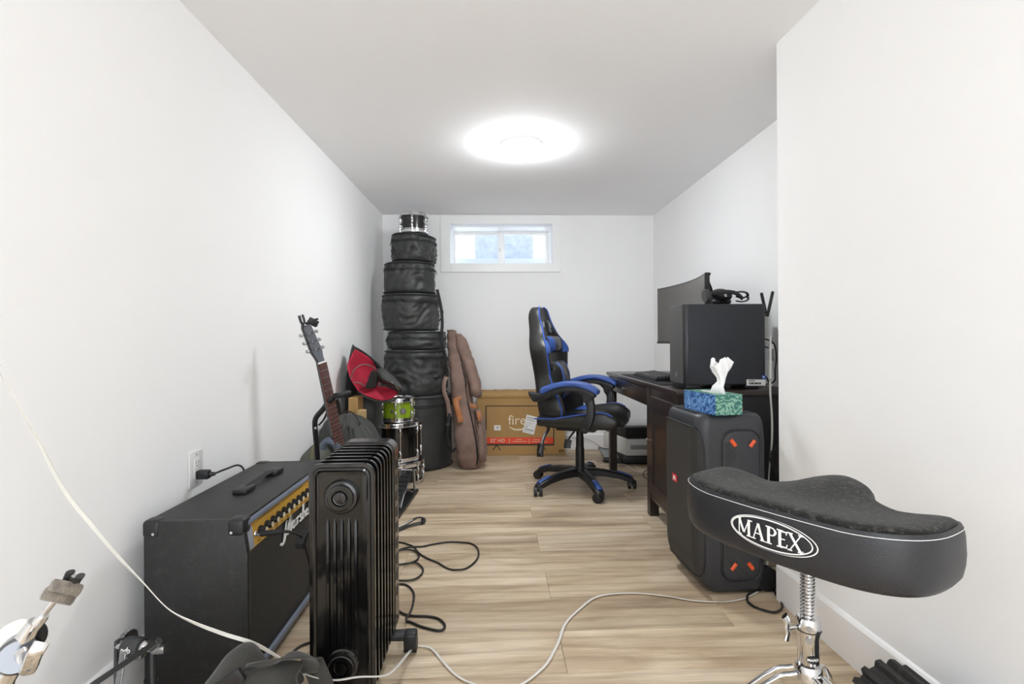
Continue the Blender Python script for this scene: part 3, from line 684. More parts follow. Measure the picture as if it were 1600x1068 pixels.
q = MB(); pxquad(q, 758.5, 760.2, 633.5, 695.5, .0006); pxquad(q, 758.5, 866, 633.2, 634.6, .0006); pxquad(q, 864.4, 866, 633.5, 695.5, .0006); pxquad(q, 760, 866, 693, 695.6, .0006)
for x in (776, 847):
    for s_ in (-1, 1):
        put_stroke(q, [(x, 695), (x + s_ * 6, 703)], 1.5, bf(.0006), sub=0)
for i in range(3): pxquad(q, 873.5 + i * 2.6, 875.2 + i * 2.6, 702, 705.5, .0006)
pxquad(q, 873, 880, 706.5, 707, .0006)
obj('outline_print', q, print_k, tvb, smoothed=False)
q = MB(); pxquad(q, 760.2, 864.4, 683, 693, .0005); obj('red_band', q, mat('red_orange_print', '#e8502f', .6, var=.02), tvb, smoothed=False)
q = MB()
lit = mat('pale_print', '#eee0c6', .6)
bfy = lambda cx_, cy_: (lambda u, v: bf(.0009)(cx_ + u, cy_ - v))
put_text(q, 'fire tv', 21, bfy(819, 656.5), bold=.0)
put_stroke(q, [(795, 666), (803, 670.2), (812, 670.8), (822, 668), (828, 664)], [.6, 2.2, 2.6, 2.2, .6], bf(.0009))
put_text(q, '32" HD', 7.5, bfy(777.5, 688), bold=.02)
put_text(q, '|', 8, bfy(796, 688)); put_text(q, '|', 8, bfy(827, 688))
for (xa, xb, yy) in ((806, 815, 686.3), (801, 823, 689.4), (833, 843, 686.3), (831, 855, 689.4)): pxquad(q, xa, xb, yy - .35, yy + .35, .0009)
for i in range(22): pxquad(q, 753 + i * 3.6 + (i % 3) * .4, 755.2 + i * 3.6, 613 + (i % 4) * .5, 616 , -.012) if False else None
obj('pale_lettering', q, lit, tvb, smoothed=False)
q = MB(); pxquad(q, 772, 782.2, 664, 672, .0008); obj('white_sticker', q, print_w, tvb, smoothed=False)
q = MB(); pxquad(q, 775.5, 780.5, 666.3, 667.2, .0012); pxquad(q, 776, 779.5, 668.5, 669.2, .0012); obj('sticker_print', q, print_k, tvb, smoothed=False)
lab = lambda d: (lambda u, v: bf(d)(828.5 + u * math.cos(.24) - v * math.sin(.24), 663 + u * math.sin(.24) + v * math.cos(.24)))
q = MB(); put_quad(q, -9, 9, -14, 14, lab(.002)); sh = obj('shipping_label', q, print_w, tvb, smoothed=False)
q = MB()
for v, n_, h_ in ((-10, 9, 2.2), (-6.5, 9, 1.2), (-2, 6, .8), (1, 5, .8), (4.4, 3, 1.8), (8.4, 10, 2.6), (11.5, 8, .8)):
    for i in range(n_): put_quad(q, -7 + i * 1.45, -7 + i * 1.45 + .8, v - h_ / 2, v + h_ / 2, lab(.0024))
obj('label_print', q, mat('grey_print', '#6f7376', .6), sh, smoothed=False)

# ================================================================== GAMING CHAIR
leather_k = mat('black_faux_leather', '#232321', .38, var=.15, vscale=7, bump=.35, bscale=160)
leather_b = mat('blue_faux_leather', '#37559a', .42, var=.10, vscale=7, bump=.3, bscale=160)
blue_pipe = mat('blue_piping', '#3558b0', .45)
CH = Vector((.575, 3.39, 0)); CA = R(-24)
ch = thing('gaming_chair', 'black and blue high-backed gaming chair on casters facing the desk', 'chair', CH, CA)
def lo(x, y, z): return Vector((x, y, z))
def cobj(name, q, m_, par=ch, **k): return obj(name, q, m_, par, world_=False, **k)
# star base
hub = MB(); hub.lathe([(.001, .075), (.036, .075), (.040, .085), (.040, .125), (.034, .138), (.001, .138)], 28); cobj('base_hub', hub, blk)
for i in range(5):
    a = R(-79 + 72 * i) - CA; Mx = Matrix.Rotation(a, 4, 'Z')
    q = MB(); rings = []
    for d, zt_, hh, w_ in ((.02, .128, .045, .034), (.08, .130, .045, .032), (.16, .122, .040, .029), (.25, .104, .036, .027), (.32, .082, .036, .026), (.348, .066, .030, .024), (.352, .060, .02, .020)):
        rings.append([Mx @ Vector((d, w_ * s, zt_ - t)) for s, t in ((-.75, 0), (-.3, -.004), (.3, -.004), (.75, 0), (1, .006), (1, hh), (.7, hh + .001), (-.7, hh + .001), (-1, hh), (-1, .006))])
    q.loft(rings); leg = cobj('base_leg', q, blk)
    q = MB(); q.grid([[Mx @ Vector((d, s * .0165, z + .0005 + (.003 if abs(s) < .5 else 0))) for s in (-1, -.4, .4, 1)] for d, z in ((.245, .1105), (.27, .1045), (.32, .0875), (.338, .078))]); cobj('blue_inlay', q, leather_b, leg, mods=[SOL(.004)])
    q = MB(); c = Vector((.338, 0, 0)); ca = R(40 + 50 * i)
    My = Mx @ Matrix.Translation(c) @ Matrix.Rotation(ca, 4, 'Z')
    q.cyl(Mx @ (c + Vector((0, 0, .05))), Mx @ (c + Vector((0, 0, .075))), .008)
    q.box(-.028, .012, -.005, .005, .028, .058, bev=.004, M=My); cf = cobj('caster_housing', q, blk, leg)
    q = MB()
    for s in (-1, 1):
        q.cyl(My @ Vector((-.012, s * .008, .030)), My @ Vector((-.012, s * .026, .030)), .030, .028, seg=24)
        q.cyl(My @ Vector((-.012, s * .026, .030)), My @ Vector((-.012, s * .028, .030)), .020, .016, seg=20)
    cobj('caster_wheel', q, blk, cf)
q = MB(); q.cyl((0, 0, .13), (0, 0, .265), .030, .029, seg=24); q.cyl((0, 0, .265), (0, 0, .335), .0265, .0255, seg=24); q.cyl((0, 0, .335), (0, 0, .41), .024, .023, seg=24); cobj('gas_lift', q, blk)
q = MB(); q.box(-.14, .12, -.085, .085, .385, .415, bev=.006); q.box(-.20, -.1, -.12, .12, .405, .425, bev=.004); cobj('tilt_mechanism', q, blk)
# seat: deep bucket with raised front bolsters
SW = .265
q = MB(); rows_u = []; nx_, ny_ = 22, 21
def seat_top(x, y):
    ay = abs(y) / SW
    z = .485 + .006 * math.cos(x * 8)
    bol = max(0, (ay - .60) / .40); bol = bol * bol * (3 - 2 * bol)
    fr_ = min(1, max(0, (x + .10) / .30))
    z += bol * (.018 + .058 * fr_)
    z -= max(0, (x - .19) / .12) ** 2 * .055
    return z
top = []; xs = [-.23 + .54 * i / nx_ for i in range(nx_ + 1)]
def wy(x): return SW * (1 - .10 * max(0, (x - .12) / .19) ** 2 - .05 * max(0, (-x) / .23))
rings = []
for x in xs:
    w_ = wy(x); e = 1 if x < .24 else 1 - .12 * ((x - .24) / .07) ** 2
    rg = [lo(x, -w_ + 2 * w_ * j / ny_, seat_top(x, (-w_ + 2 * w_ * j / ny_) * SW / w_) - (.022 if j in (0, ny_) else 0)) for j in range(ny_ + 1)]
    fz = .425 + max(0, (x - .22) / .09) ** 2 * .03
    rg += [lo(x, w_ * 1.012, .475), lo(x, w_ * .99, fz + .012), lo(x, w_ * .94, fz), lo(x, -w_ * .94, fz), lo(x, -w_ * .99, fz + .012), lo(x, -w_ * 1.012, .475)]
    rings.append(rg)
q.loft(rings); st = cobj('seat', q, leather_k, ang=60, mods=[SUB(1)])
for s in (-1, 1):
    q = MB(); q.tube([lo(x, s * wy(x) * 1.0, seat_top(x, SW) - .019) for x in xs[:-2]], .0045, seg=6); cobj('piping', q, blue_pipe, st)
    q = MB(); q.grid([[lo(x, s * wy(x) * f_, seat_top(x, f_ * SW) + .0035) for x in xs[1:12]] for f_ in (.64, .72, .82, .90)]); cobj('blue_side_stripe', q, leather_b, st)
# backrest: (z, half width, wing forward, x back, thickness centre)
def bx_(z): return -.225 - (z - .45) * .155 + max(0, (z - 1.12) / .09) ** 2 * .03
BL = [(.435, .20, .06, .085), (.47, .235, .115, .10), (.53, .262, .150, .11), (.60, .255, .140, .105), (.67, .225, .095, .10), (.74, .205, .065, .095), (.81, .215, .075, .095), (.88, .232, .088, .095), (.93, .235, .095, .095), (.98, .205, .075, .09), (1.03, .155, .05, .085), (1.09, .125, .032, .08), (1.15, .108, .022, .072), (1.19, .085, .012, .060), (1.207, .050, .004, .045)]
P_ = smooth([Vector((a, b, c)) for a, b, c, d in BL], 3); Q_ = smooth([Vector((d, 0, 0)) for a, b, c, d in BL], 3)
def bring(p, d, n=26):
    z, hwid, wing = p; xb = bx_(z); out = []
    def tilt(x, y, zz): return lo(x, y, zz)
    for j in range(n + 1):       # front, left to right
        y = -hwid + 2 * hwid * j / n; ay = abs(y) / hwid
        b_ = max(0, (ay - .45) / .55); f_ = d + wing * (b_ ** 1.6) * (1 - .55 * max(0, (ay - .86) / .14) ** 2)
        out.append(tilt(xb + f_ , y, z))
    m_ = 12
    for j in range(m_ + 1):      # back
        y = hwid - 2 * hwid * j / m_; ay = abs(y) / hwid
        b_ = max(0, (ay - .5) / .5)
        out.append(tilt(xb + wing * .35 * b_ ** 2 - .006 + (.02 * ay ** 6), y * .97, z))
    return out
q = MB(); q.loft([bring(p, c.x) for p, c in zip(P_, Q_)]); bk = cobj('backrest', q, leather_k, ang=60, mods=[SUB(1)])
# harness openings: rimmed dark slots either side of the head section
for s in (-1, 1):
    q = MB(); z0_, z1_ = 1.02, 1.115
    def sl(u, v, w): return lo(bx_(v) + .075 + w, s * u, v)
    poly = sm2([(.050, z0_), (.105, z0_ + .012), (.098, z0_ + .05), (.070, z1_), (.048, z1_ - .005), (.046, z0_ + .05)], 3)
    ctr = Vector((sum(p[0] for p in poly) / len(poly), sum(p[1] for p in poly) / len(poly)))
    q.prism(poly, lambda u, v, w: sl(u, v, w), .0, .022, bev=.004); ho = cobj('harness_slot_rim', q, blk, bk)
    q = MB(); q.prism([tuple(ctr + (Vector(p) - ctr) * .72) for p in poly], lambda u, v, w: sl(u, v, w), .02, .0245); cobj('slot_recess', q, mat('slot_grey', '#84878a', .5), ho)
for s in (-1, 1):
    q = MB(); q.tube([lo(bx_(p.x) + c.x + p.y * 0 + p.z * .50 + .004, s * p.y * .985, p.x) for p, c in zip(P_, Q_)], .005, seg=6); cobj('piping', q, blue_pipe, bk)
    # blue shoulder panel
    sel = [(p, c) for p, c in zip(P_, Q_) if .885 < p.x < .985]
    q = MB(); q.grid([[lo(bx_(p.x) + c.x + p.z * (max(0, (f_ - .45) / .55) ** 1.6) * (1 - .55 * max(0, (f_ - .86) / .14) ** 2) + .004, s * p.y * f_, p.x) for f_ in (.72, .80, .88, .94, .99)] for p, c in sel]); cobj('blue_shoulder_panel', q, leather_b, bk)
q = MB(); q.grid([[lo(bx_(p.x) - .014 + p.z * .35 * max(0, (f_ - .5) / .5) ** 2, f_ * p.y, p.x) for f_ in (-.28, -.2)] for p, c in zip(P_[6:-4], Q_[6:-4])]); q.grid([[lo(bx_(p.x) - .014, f_ * p.y, p.x) for f_ in (.2, .28)] for p, c in zip(P_[6:-4], Q_[6:-4])])
o = cobj('rear_stripe', q, leather_b, bk); o['kind'] = 'stuff'
# pillows
def pillow(name, cz, hz, hy, th, xoff, strip):
    q = MB(); xf = bx_(cz) + xoff; rows = []
    def sp(a, b, s):    # superellipse pillow
        e = max(0, 1 - abs(a) ** 3.2) * max(0, 1 - abs(b) ** 3.2)
        return lo(xf - .155 * b * hz + s * th * e ** .6 + .004 * noise.noise(Vector((a * 3, b * 3, s + cz * 9))), a * hy, cz + b * hz)
    n = 14
    F_ = [[sp(-1 + 2 * i / n, -1 + 2 * j / n, 1) for i in range(n + 1)] for j in range(n + 1)]
    B_ = [[sp(-1 + 2 * i / n, -1 + 2 * j / n, -.5) for i in range(n + 1)] for j in range(n + 1)]
    q.grid(F_); q.grid([r[::-1] for r in B_]); bmesh.ops.remove_doubles(q.bm, verts=q.bm.verts, dist=.0005)
    o = cobj(name, q, leather_k, ang=60)
    for s in (-1, 1):
        q = MB(); a0, a1 = strip
        q.grid([[sp(s * (a0 + (a1 - a0) * i / 3), -.93 + 1.86 * j / n, 1) + Vector((.003, 0, 0)) for i in range(4)] for j in range(n + 1)]); cobj('blue_stripe', q, leather_b, o)
    return o
pillow('lumbar_pillow', .715, .13, .155, .060, .125, (.38, .60))
pillow('head_pillow', .955, .055, .135, .050, .115, (.55, .95))
q = MB()
for s in (-1, 1): q.tube([lo(bx_(1.09) + .10, s * .075, 1.07), lo(bx_(1.03) + .115, s * .085, 1.03), lo(bx_(1.0) + .125, s * .09, 1.0)], .010, seg=6, flat=.3)
o = cobj('pillow_strap', q, blk_web); o['kind'] = 'stuff'
# armrests
def chair_pt(px, py, yl):
    n = Matrix.Rotation(CA, 3, 'Z') @ Vector((0, 1, 0)); d = fwd + rgt * ((px - 800) / F_PX) + upv * ((530 - py) / F_PX); o_ = Vector((0, 0, CAMZ))
    P0 = CH + n * yl; t_ = (P0 - o_).dot(n) / d.dot(n); p = o_ + d * t_ - CH
    return Matrix.Rotation(-CA, 3, 'Z') @ p
NY = -.30
arc = [chair_pt(x, y, NY) for x, y in ((828, 616), (838, 622), (848, 618), (860, 611), (880, 605), (900, 604), (918, 607), (929, 612), (933, 616))]
arc2 = [(p.x, p.z) for p in arc]
pad = [(p.x, p.z) for p in [chair_pt(x, y, NY) for x, y in ((847, 606), (860, 600), (880, 595.5), (900, 595.5), (918, 599), (930, 605), (936, 611), (934, 616), (928, 613), (916, 607.5), (900, 603.5), (880, 604), (862, 609), (848, 615))]]
und = [(p.x, p.z) for p in [chair_pt(x, y, NY) for x, y in ((827, 612), (832, 612), (848, 614), (862, 608.5), (880, 603.5), (900, 603), (916, 607), (928, 612.5), (931, 617), (928, 622), (914, 622), (905, 614), (892, 611), (878, 613), (862, 619), (850, 625), (838, 627), (833, 624))]]
low = [(p.x, p.z) for p in [chair_pt(x, y, NY) for x, y in ((913, 617), (924, 617), (928, 628), (929, 645), (926, 660), (920, 674), (914, 677), (907, 672), (909, 662), (916, 648), (917, 634), (912, 626))]]
for s in (-1, 1):
    yc_ = s * .30
    fn = lambda u, v, w: lo(u, yc_ + w, v)
    q = MB(); q.prism(sm2(und, 3), fn, -.030, .030, bev=.006); ar = cobj('armrest', q, blk, ang=50)
    q = MB(); q.prism(sm2(pad, 3), fn, -.042, .042, bev=.010); cobj('arm_pad', q, leather_b, ar, ang=50)
    q = MB(); q.prism(sm2(low, 3), fn, -.016, .022, bev=.004); q.prism([(a, b) for a, b in low[7:]] + low[:1], fn, -.01, .01) if False else None
    cobj('arm_bracket', q, blk, ar, ang=50)
    jx = chair_pt(919, 621, NY); kx = chair_pt(915, 669, NY)
    for p, r_ in ((jx, .026), (kx, .012)):
        q = MB(); q.cyl(lo(p.x, yc_ - .034, p.z), lo(p.x, yc_ + .034, p.z), r_, seg=24); q.cyl(lo(p.x, yc_ - .037, p.z), lo(p.x, yc_ - .030, p.z), r_ * .6, seg=20); cobj('pivot_bolt', q, blk, ar)
    q = MB(); q.box(kx.x - .03, kx.x + .02, min(yc_, s * .2), max(yc_, s * .2), .425, .440, bev=.004); cobj('mounting_plate', q, blk, ar)
# levers
q = MB(); q.tube([lo(-.15, -.20, .415), lo(-.17, -.24, .37), lo(-.185, -.255, .31), lo(-.19, -.26, .27)], .011, seg=8, sub=3); lv = cobj('recline_lever', q, steel)
q = MB(); q.tube([lo(-.184, -.255, .325), lo(-.19, -.26, .285), lo(-.19, -.262, .245)], .022, seg=10, sub=2, flat=.4, upd=(0, 1, 0)); cobj('lever_grip', q, blk, lv)
q = MB(); q.tube([lo(.0, -.14, .395), lo(-.01, -.19, .375), lo(-.02, -.22, .345)], .006, seg=8, sub=3); lv = cobj('height_lever', q, blk)
q = MB(); q.tube([lo(-.018, -.215, .355), lo(-.022, -.228, .325), lo(-.022, -.232, .305)], .022, seg=10, sub=2, flat=.45, upd=(0, 1, 0)); cobj('lever_grip', q, blk, lv)

# ================================================================== DESK
bw_m = mat('black_brown_wood', '#2f2622', .35, var=.18, vscale=5, bump=.15, bscale=50, stretch=(1, .2, 6), coat=.15)
blk_end = mat('dark_board', '#121315', .45, var=.1)
DX0, DX1, DY0, DY1 = .868, 1.435, 2.375, 3.825
dk = thing('writing_desk', 'long black-brown wooden desk with drawer and side cupboard along the right wall', 'desk', (DX0, DY0, 0))
q = MB(); q.box(DX0 - .012, DX1, DY0 - .012, DY1 + .012, .716, .74, bev=.003); obj('desktop', q, bw_m, dk)
ymid = 2.84
for (y0, y1) in ((DY0, DY0 + .05), (ymid - .025, ymid + .025), (DY1 - .05, DY1)):
    for x0 in ((DX0, DX1 - .05)):
        q = MB(); q.prism([(x0, y0), (x0 + .05, y0), (x0 + .05, y1), (x0, y1)], lambda u, v, w: (u, v, w), .001, .716); obj('leg', q, bw_m, dk, smoothed=False)
# apron around knee space, drawer
q = MB(); q.box(DX0 + .012, DX0 + .03, ymid + .025, DY1 - .05, .605, .716, bev=.001)
q.box(DX1 - .035, DX1 - .015, ymid + .025, DY1 - .05, .56, .716, bev=.001); q.box(DX0 + .03, DX1 - .035, DY1 - .04, DY1 - .015, .60, .716); obj('apron', q, bw_m, dk)
q = MB(); q.box(DX0 + .002, DX0 + .016, ymid + .032, DY1 - .056, .612, .708, bev=.002); dr = obj('drawer', q, bw_m, dk)
def knob(x, y, z, par):
    q = MB(); q.lathe([(.004, 0), (.004, .010), (.011, .015), (.012, .021), (.008, .025), (.001, .026)], 16, Matrix.Translation((x, y, z)) @ Matrix.Rotation(-PI / 2, 4, 'Y')); obj('knob', q, steel, par)
knob(DX0 + .002, (ymid + DY1) / 2, .660, dr)
q = MB(); q.box(DX0 + .035, DX0 + .30, ymid + .04, DY1 - .07, .608, .70); obj('drawer_box', q, bw_m, dk, smoothed=False)
# cabinet
q = MB(); q.box(DX0 + .02, DX1 - .01, DY0 + .005, DY0 + .03, .10, .716, bev=.001); obj('end_panel', q, blk_end, dk)
q = MB(); q.box(DX0 + .02, DX1 - .01, ymid - .02, ymid + .0, .10, .716, bev=.001); obj('side_panel', q, bw_m, dk)
q = MB(); q.box(DX0 + .02, DX1 - .01, DY0 + .03, ymid - .02, .10, .122); obj('bottom_panel', q, bw_m, dk)
q = MB(); q.box(DX0 + .004, DX0 + .02, DY0 + .05, ymid - .025, .60, .714, bev=.001); q.box(DX0 + .004, DX0 + .02, DY0 + .05, ymid - .025, .10, .132, bev=.001); obj('rail', q, bw_m, dk)
q = MB(); dY0, dY1, dZ0, dZ1 = DY0 + .054, ymid - .029, .136, .672
q.box(DX0 + .003, DX0 + .02, DY0 + .052, ymid - .027, .676, .714, bev=.002) 
for a_ in ((dY0, dY0 + .06, dZ0, dZ1), (dY1 - .06, dY1, dZ0, dZ1), (dY0 + .06, dY1 - .06, dZ1 - .06, dZ1), (dY0 + .06, dY1 - .06, dZ0, dZ0 + .06)): q.box(DX0 - .006, DX0 + .014, a_[0], a_[1], a_[2], a_[3], bev=.0015, seg=1)
dd = obj('cupboard_door', q, bw_m, dk)
q = MB(); q.box(DX0 + .003, DX0 + .010, dY0 + .058, dY1 - .058, dZ0 + .058, dZ1 - .058); obj('door_panel', q, bw_m, dd, smoothed=False)
knob(DX0 - .006, dY1 - .028, .43, dd)

# keyboard, mat
dt = .7405
q = MB(); q.box(DX0 + .015, DX0 + .20, 2.66, 3.50, dt, dt + .004, bev=.002); o = obj('desk_mat', q, mat('black_cloth_mat', '#1b1c20', .8, bump=.3, bscale=400)); tag(o, 'thin black cloth desk mat under the keyboard', 'mat')
kb = thing('keyboard', 'black mechanical keyboard on the desk mat in front of the monitor', 'keyboard', (DX0 + .12, 3.1, dt + .004))
KX0, KX1, KY0, KY1 = DX0 + .05, DX0 + .19, 2.86, 3.31
q = MB(); q.loft([[Vector((KX0 + i_, y, dt + .005)), Vector((KX1 - i_, y, dt + .005)), Vector((KX1 - i_, y, dt + .032)), Vector((KX0 + i_, y, dt + .020))] for y, i_ in ((KY0, .003), (KY0 + .003, 0), (KY1 - .003, 0), (KY1, .003))]); obj('case', q, blk, kb)
q = MB()
for r_ in range(6):
    x = KX0 + .008 + r_ * .0215
    n = 21
    for c_i in range(n):
        y = KY0 + .008 + c_i * .0207
        if r_ == 0 and 7 < c_i < 14: continue
        z = dt + .0215 + r_ * .0019
        q.loft([[Vector((x + a * (.0185 - i_ * 2) + i_, y + b * (.0185 - i_ * 2) + i_, z + h)) for a, b in ((0, 0), (1, 0), (1, 1), (0, 1))] for h, i_ in ((0, 0), (.009, .0025))])
    if r_ == 0: q.box(x + .001, x + .018, KY0 + .17, KY0 + .29, dt + .0215, dt + .0305, bev=.002)
o = obj('keycaps', q, mat('keycap_grey', '#3a3a3c', .4), kb, smoothed=False); o['kind'] = 'stuff'
q = MB(); q.tube([(KX1, 3.2, dt + .018), (KX1 + .05, 3.22, dt + .008), (KX1 + .15, 3.1, dt + .008), (KX1 + .3, 3.0, dt + .006)], .0022, sub=4, seg=6); obj('cord', q, cord_b, kb)

# monitor: large curved
MYn, MYf, MZ0, MZ1 = 2.69, 3.585, .952, 1.338
mXn, mXf = at(1101, 470, Y=MYn).x, at(1026.5, 490, Y=MYf).x
mon = thing('curved_monitor', 'wide curved black monitor standing on the desk behind the computer tower', 'monitor', ((mXn + mXf) / 2 + .2, (MYn + MYf) / 2, dt))
def mx_(u, d): return Vector((mXn + (mXf - mXn) * u + .055 * (1 - (2 * u - 1) ** 2) + d, MYn + (MYf - MYn) * u, 0))
def mstrip(u0, u1, z0, z1, d0, d1, n=20, dz=None):
    q = MB(); q.loft([[mx_(u, d0) + Vector((0, 0, z0)), mx_(u, d1) + Vector((0, 0, z0)), mx_(u, d1) + Vector((0, 0, z1)), mx_(u, d0) + Vector((0, 0, z1))] for u in [u0 + (u1 - u0) * i / n for i in range(n + 1)]]); return q
obj('back_shell', mstrip(0, 1, MZ0, MZ1, .004, .028), blk, mon, ang=50)
obj('screen', mstrip(.008, .992, MZ0 + .016, MZ1 - .008, .001, .004), mat('dark_screen', '#46423c', .28, var=.03, spec=.6), mon, ang=50)
q = mstrip(0, 1, MZ0, MZ0 + .014, -.001, .004); q.bm.faces.ensure_lookup_table(); obj('lower_bezel', q, blk, mon, ang=50)
q = MB(); q.loft([[mx_(u, .028 + b) + Vector((0, 0, z)) for z in (MZ0 + .07 - b, MZ1 - .07 + b)] + [mx_(u, .05 + 0 * b) + Vector((0, 0, z)) for z in (MZ1 - .10, MZ0 + .10)] for u, b in ((.06, 0), (.2, 0), (.35, 0), (.5, 0), (.65, 0), (.8, 0), (.94, 0))]); obj('rear_bulge', q, blk, mon)
sx, sy = mXn + .13, (MYn + MYf) / 2
q = MB(); q.tube([(sx, sy, dt + .015), (sx + .02, sy, 1.0), (sx, sy, 1.13), (sx - .035, sy, 1.15)], .022, seg=12, sub=3); obj('stand_neck', q, blk, mon)
q = MB()
for s in (-1, 1): q.tube([(sx, sy, dt + .012), (sx - .06, sy + s * .12, dt + .012), (sx - .13, sy + s * .24, dt + .010)], .012, seg=8, sub=3, flat=.7)
o = obj('stand_foot', q, blk, mon)
q = MB(); q.tube([mx_(.0, .030) + Vector((0, .0, MZ1 - .005)), at(1106, 436, Y=MYn + .03), at(1112, 453, Y=MYn + .06), at(1113, 470, Y=MYn + .08)], .006, seg=6, sub=3); obj('edge_frame', q, blk, mon)

# computer tower
case_m = mat('charcoal_steel_case', '#26282d', .38, var=.05, bump=.1, bscale=300)
PX0, PX1, PY0, PY1 = at(1047.5, 560, Y=2.62).x, at(1196, 560, Y=2.43).x, 2.43, 2.635
PZ0, PZ1 = .762, at(1130, 474.5, Y=2.43).z
pc = thing('computer_tower', 'black desktop computer tower standing on the near end of the desk', 'computer', ((PX0 + PX1) / 2, (PY0 + PY1) / 2, dt))
def crect(x0, x1, y0, y1, r, k=5):
    out = []
    for cx_, cy_, a0, rr in ((x1 - .006, y1 - .006, 0, .006), (x0 + r, y1 - r, 90, r), (x0 + r, y0 + r, 180, r), (x1 - .006, y0 + .006, 270, .006)):
        for i in range(k + 1): a = R(a0 + 90 * i / k); out.append((cx_ + rr * math.cos(a), cy_ + rr * math.sin(a)))
    return out
q = MB(); q.prism(crect(PX0, PX1, PY0, PY1, .020), lambda u, v, w: (u, v, w), PZ0, PZ1, bev=.003); obj('case', q, case_m, pc, ang=30)
q = MB(); q.box(PX0 + .022, PX1 - .010, PY0 - .0015, PY0 + .001, PZ0 + .004, PZ1 - .004, bev=.0007, seg=1); obj('side_panel', q, case_m, pc)
q = MB(); q.box(PX0 - .0015, PX0 + .002, PY0 + .012, PY1 - .012, PZ0 + .006, PZ1 - .006, bev=.001, seg=1); gp = obj('front_grille', q, mesh_mat('front_mesh', '#4b4a48', '#1e1e20', 330, .5), pc)
q = MB()
gz = PZ0 + .045; gy = (PY0 + PY1) / 2
put_stroke(q, [(-.004, -.012), (.003, -.004), (-.001, .002), (.004, .012)], [.001, .004, .004, .001], lambda u, v: Vector((PX0 - .0021, gy - u, gz + v)), sub=3); obj('emblem', q, print_w, gp, smoothed=False)
for x in (PX0 + .05, PX0 + .20, PX1 - .06):
    q = MB(); q.box(x - .035, x + .035, PY0 + .012, PY1 - .012, dt + .001, PZ0 + .001, bev=.003); obj('foot', q, blk, pc)
lab2 = lambda d: (lambda u, v: (lambda p: Vector((p.x, PY0 - d, p.z)))(at(u, v, Y=PY0)))
q = MB(); put_quad(q, 1166, 1195.5, 592.5, 602, lab2(.003)); lb = obj('white_label', q, print_w, pc, smoothed=False)
q = MB()
for i in range(9): put_quad(q, 1169.5 + i * 2.1, 1170.9 + i * 2.1 + (i % 3) * .3, 597, 600.2, lab2(.0034))
put_quad(q, 1169, 1179, 594, 595.3, lab2(.0034)); obj('label_print', q, print_k, lb, smoothed=False)
q = MB(); put_quad(q, 1190, 1196, 586, 591.5, lab2(.0036)); obj('blue_sticker', q, mat('blue_sticker_ink', '#2a5bb8', .4), pc, smoothed=False)
q = MB(); put_quad(q, 1191.3, 1193, 587.3, 590.2, lab2(.004)); put_quad(q, 1193.4, 1194.8, 587.8, 588.8, lab2(.004)); obj('sticker_print', q, print_w, pc, smoothed=False)
for (x0, y0, x1, y1, yy) in ((1196.5, 488, 1189.5, 457, 2.56), (1199.5, 492, 1207.5, 455, 2.50)):
    A = at(x0, y0, Y=yy); B = at(x1, y1, Y=yy); 
    q = MB(); q.tube([A, A.lerp(B, .15), A.lerp(B, .3), A.lerp(B, .95), B], .008, seg=10, flat=.6, upd=(0, 1, 0), rf=lambda t_: .0055 if t_ < .2 else (.0085 if t_ < .97 else .006)); an = obj('antenna', q, blk, pc)
    q = MB(); q.cyl((PX1 - .002, yy, A.z), A, .005); q.ell(A, (.007, .007, .008), 12, 8); obj('antenna_joint', q, blk, an)
# PC cables
def cable(name, label, pts, r, m_, cat='cable', sub=6, flat=1.0, group=None, upd=None, seg=8):
    q = MB(); q.tube(pts, r, seg=seg, sub=sub, flat=flat, upd=upd); o = obj(name, q, m_, ang=80); tag(o, label, cat, group); return o
cable('monitor_cable', 'black cable curving from the back of the tower down to the desktop', [(PX1 + .001, 2.5, .985), (PX1 + .02, 2.5, .985), at(1208, 535, Y=2.5), at(1213, 555, Y=2.5), at(1211, 580, Y=2.5), at(1209, 596, Y=2.52), (PX1 + .06, 2.6, dt + .008), (PX1 + .06, 3.0, dt + .005)], .0035, cord_b)
cable('power_cable', 'black cable running straight back from the tower towards the wall outlet', [(PX1 + .001, 2.52, .945), (PX1 + .03, 2.53, .945), (PX1 + .06, 2.56, .945), (XR - .012, 2.62, .935)], .0035, cord_b)
cable('short_black_cable', 'short black cable drooping at the foot of the tower behind the label', [(PX1 + .001, 2.47, .80), (PX1 + .02, 2.47, .80), (PX1 + .04, 2.48, .775), (PX1 + .06, 2.5, dt + .005), (PX1 + .08, 2.55, dt + .005)], .0035, cord_b)

# headset on top of the tower
hs = thing('headset', 'black over-ear headset lying on top of the computer tower', 'headset', (at(1130, 470, Y=2.5).x, 2.52, PZ1))
def hp(px, py, y=2.50): return at(px, py, Y=y)
c1 = hp(1106, 465, 2.49); c2 = hp(1124, 464, 2.50)
q = MB(); Mx = Matrix.Translation(hp(1104, 462.5, 2.50)) @ Matrix.Rotation(R(80), 4, 'Y'); q.lathe([(.018, -.012), (.030, -.012), (.034, -.004), (.034, .006), (.028, .012), (.018, .012)], 28, Mx); obj('ear_cushion', q, blk_soft, hs)
q = MB(); Mx = Matrix.Translation(hp(1127, 462, 2.50)) @ Matrix.Rotation(R(10), 4, 'Y'); q.ell((0, 0, .004), (.052, .045, .031), 24, 12, Mx); e1 = obj('ear_cup', q, blk, hs)
q = MB(); Mx = Matrix.Translation(hp(1127, 471, 2.56)); q.ell((0, 0, .0), (.050, .035, .022), 24, 12, Mx); obj('ear_cup', q, blk, hs)
q = MB(); q.tube([hp(1113, 458, 2.45), hp(1128, 456, 2.45), hp(1142, 456, 2.45), hp(1152, 459, 2.46), hp(1160, 466, 2.48)], .010, seg=10, sub=4, flat=.6, upd=(0, 1, 0)); obj('yoke', q, blk, hs)
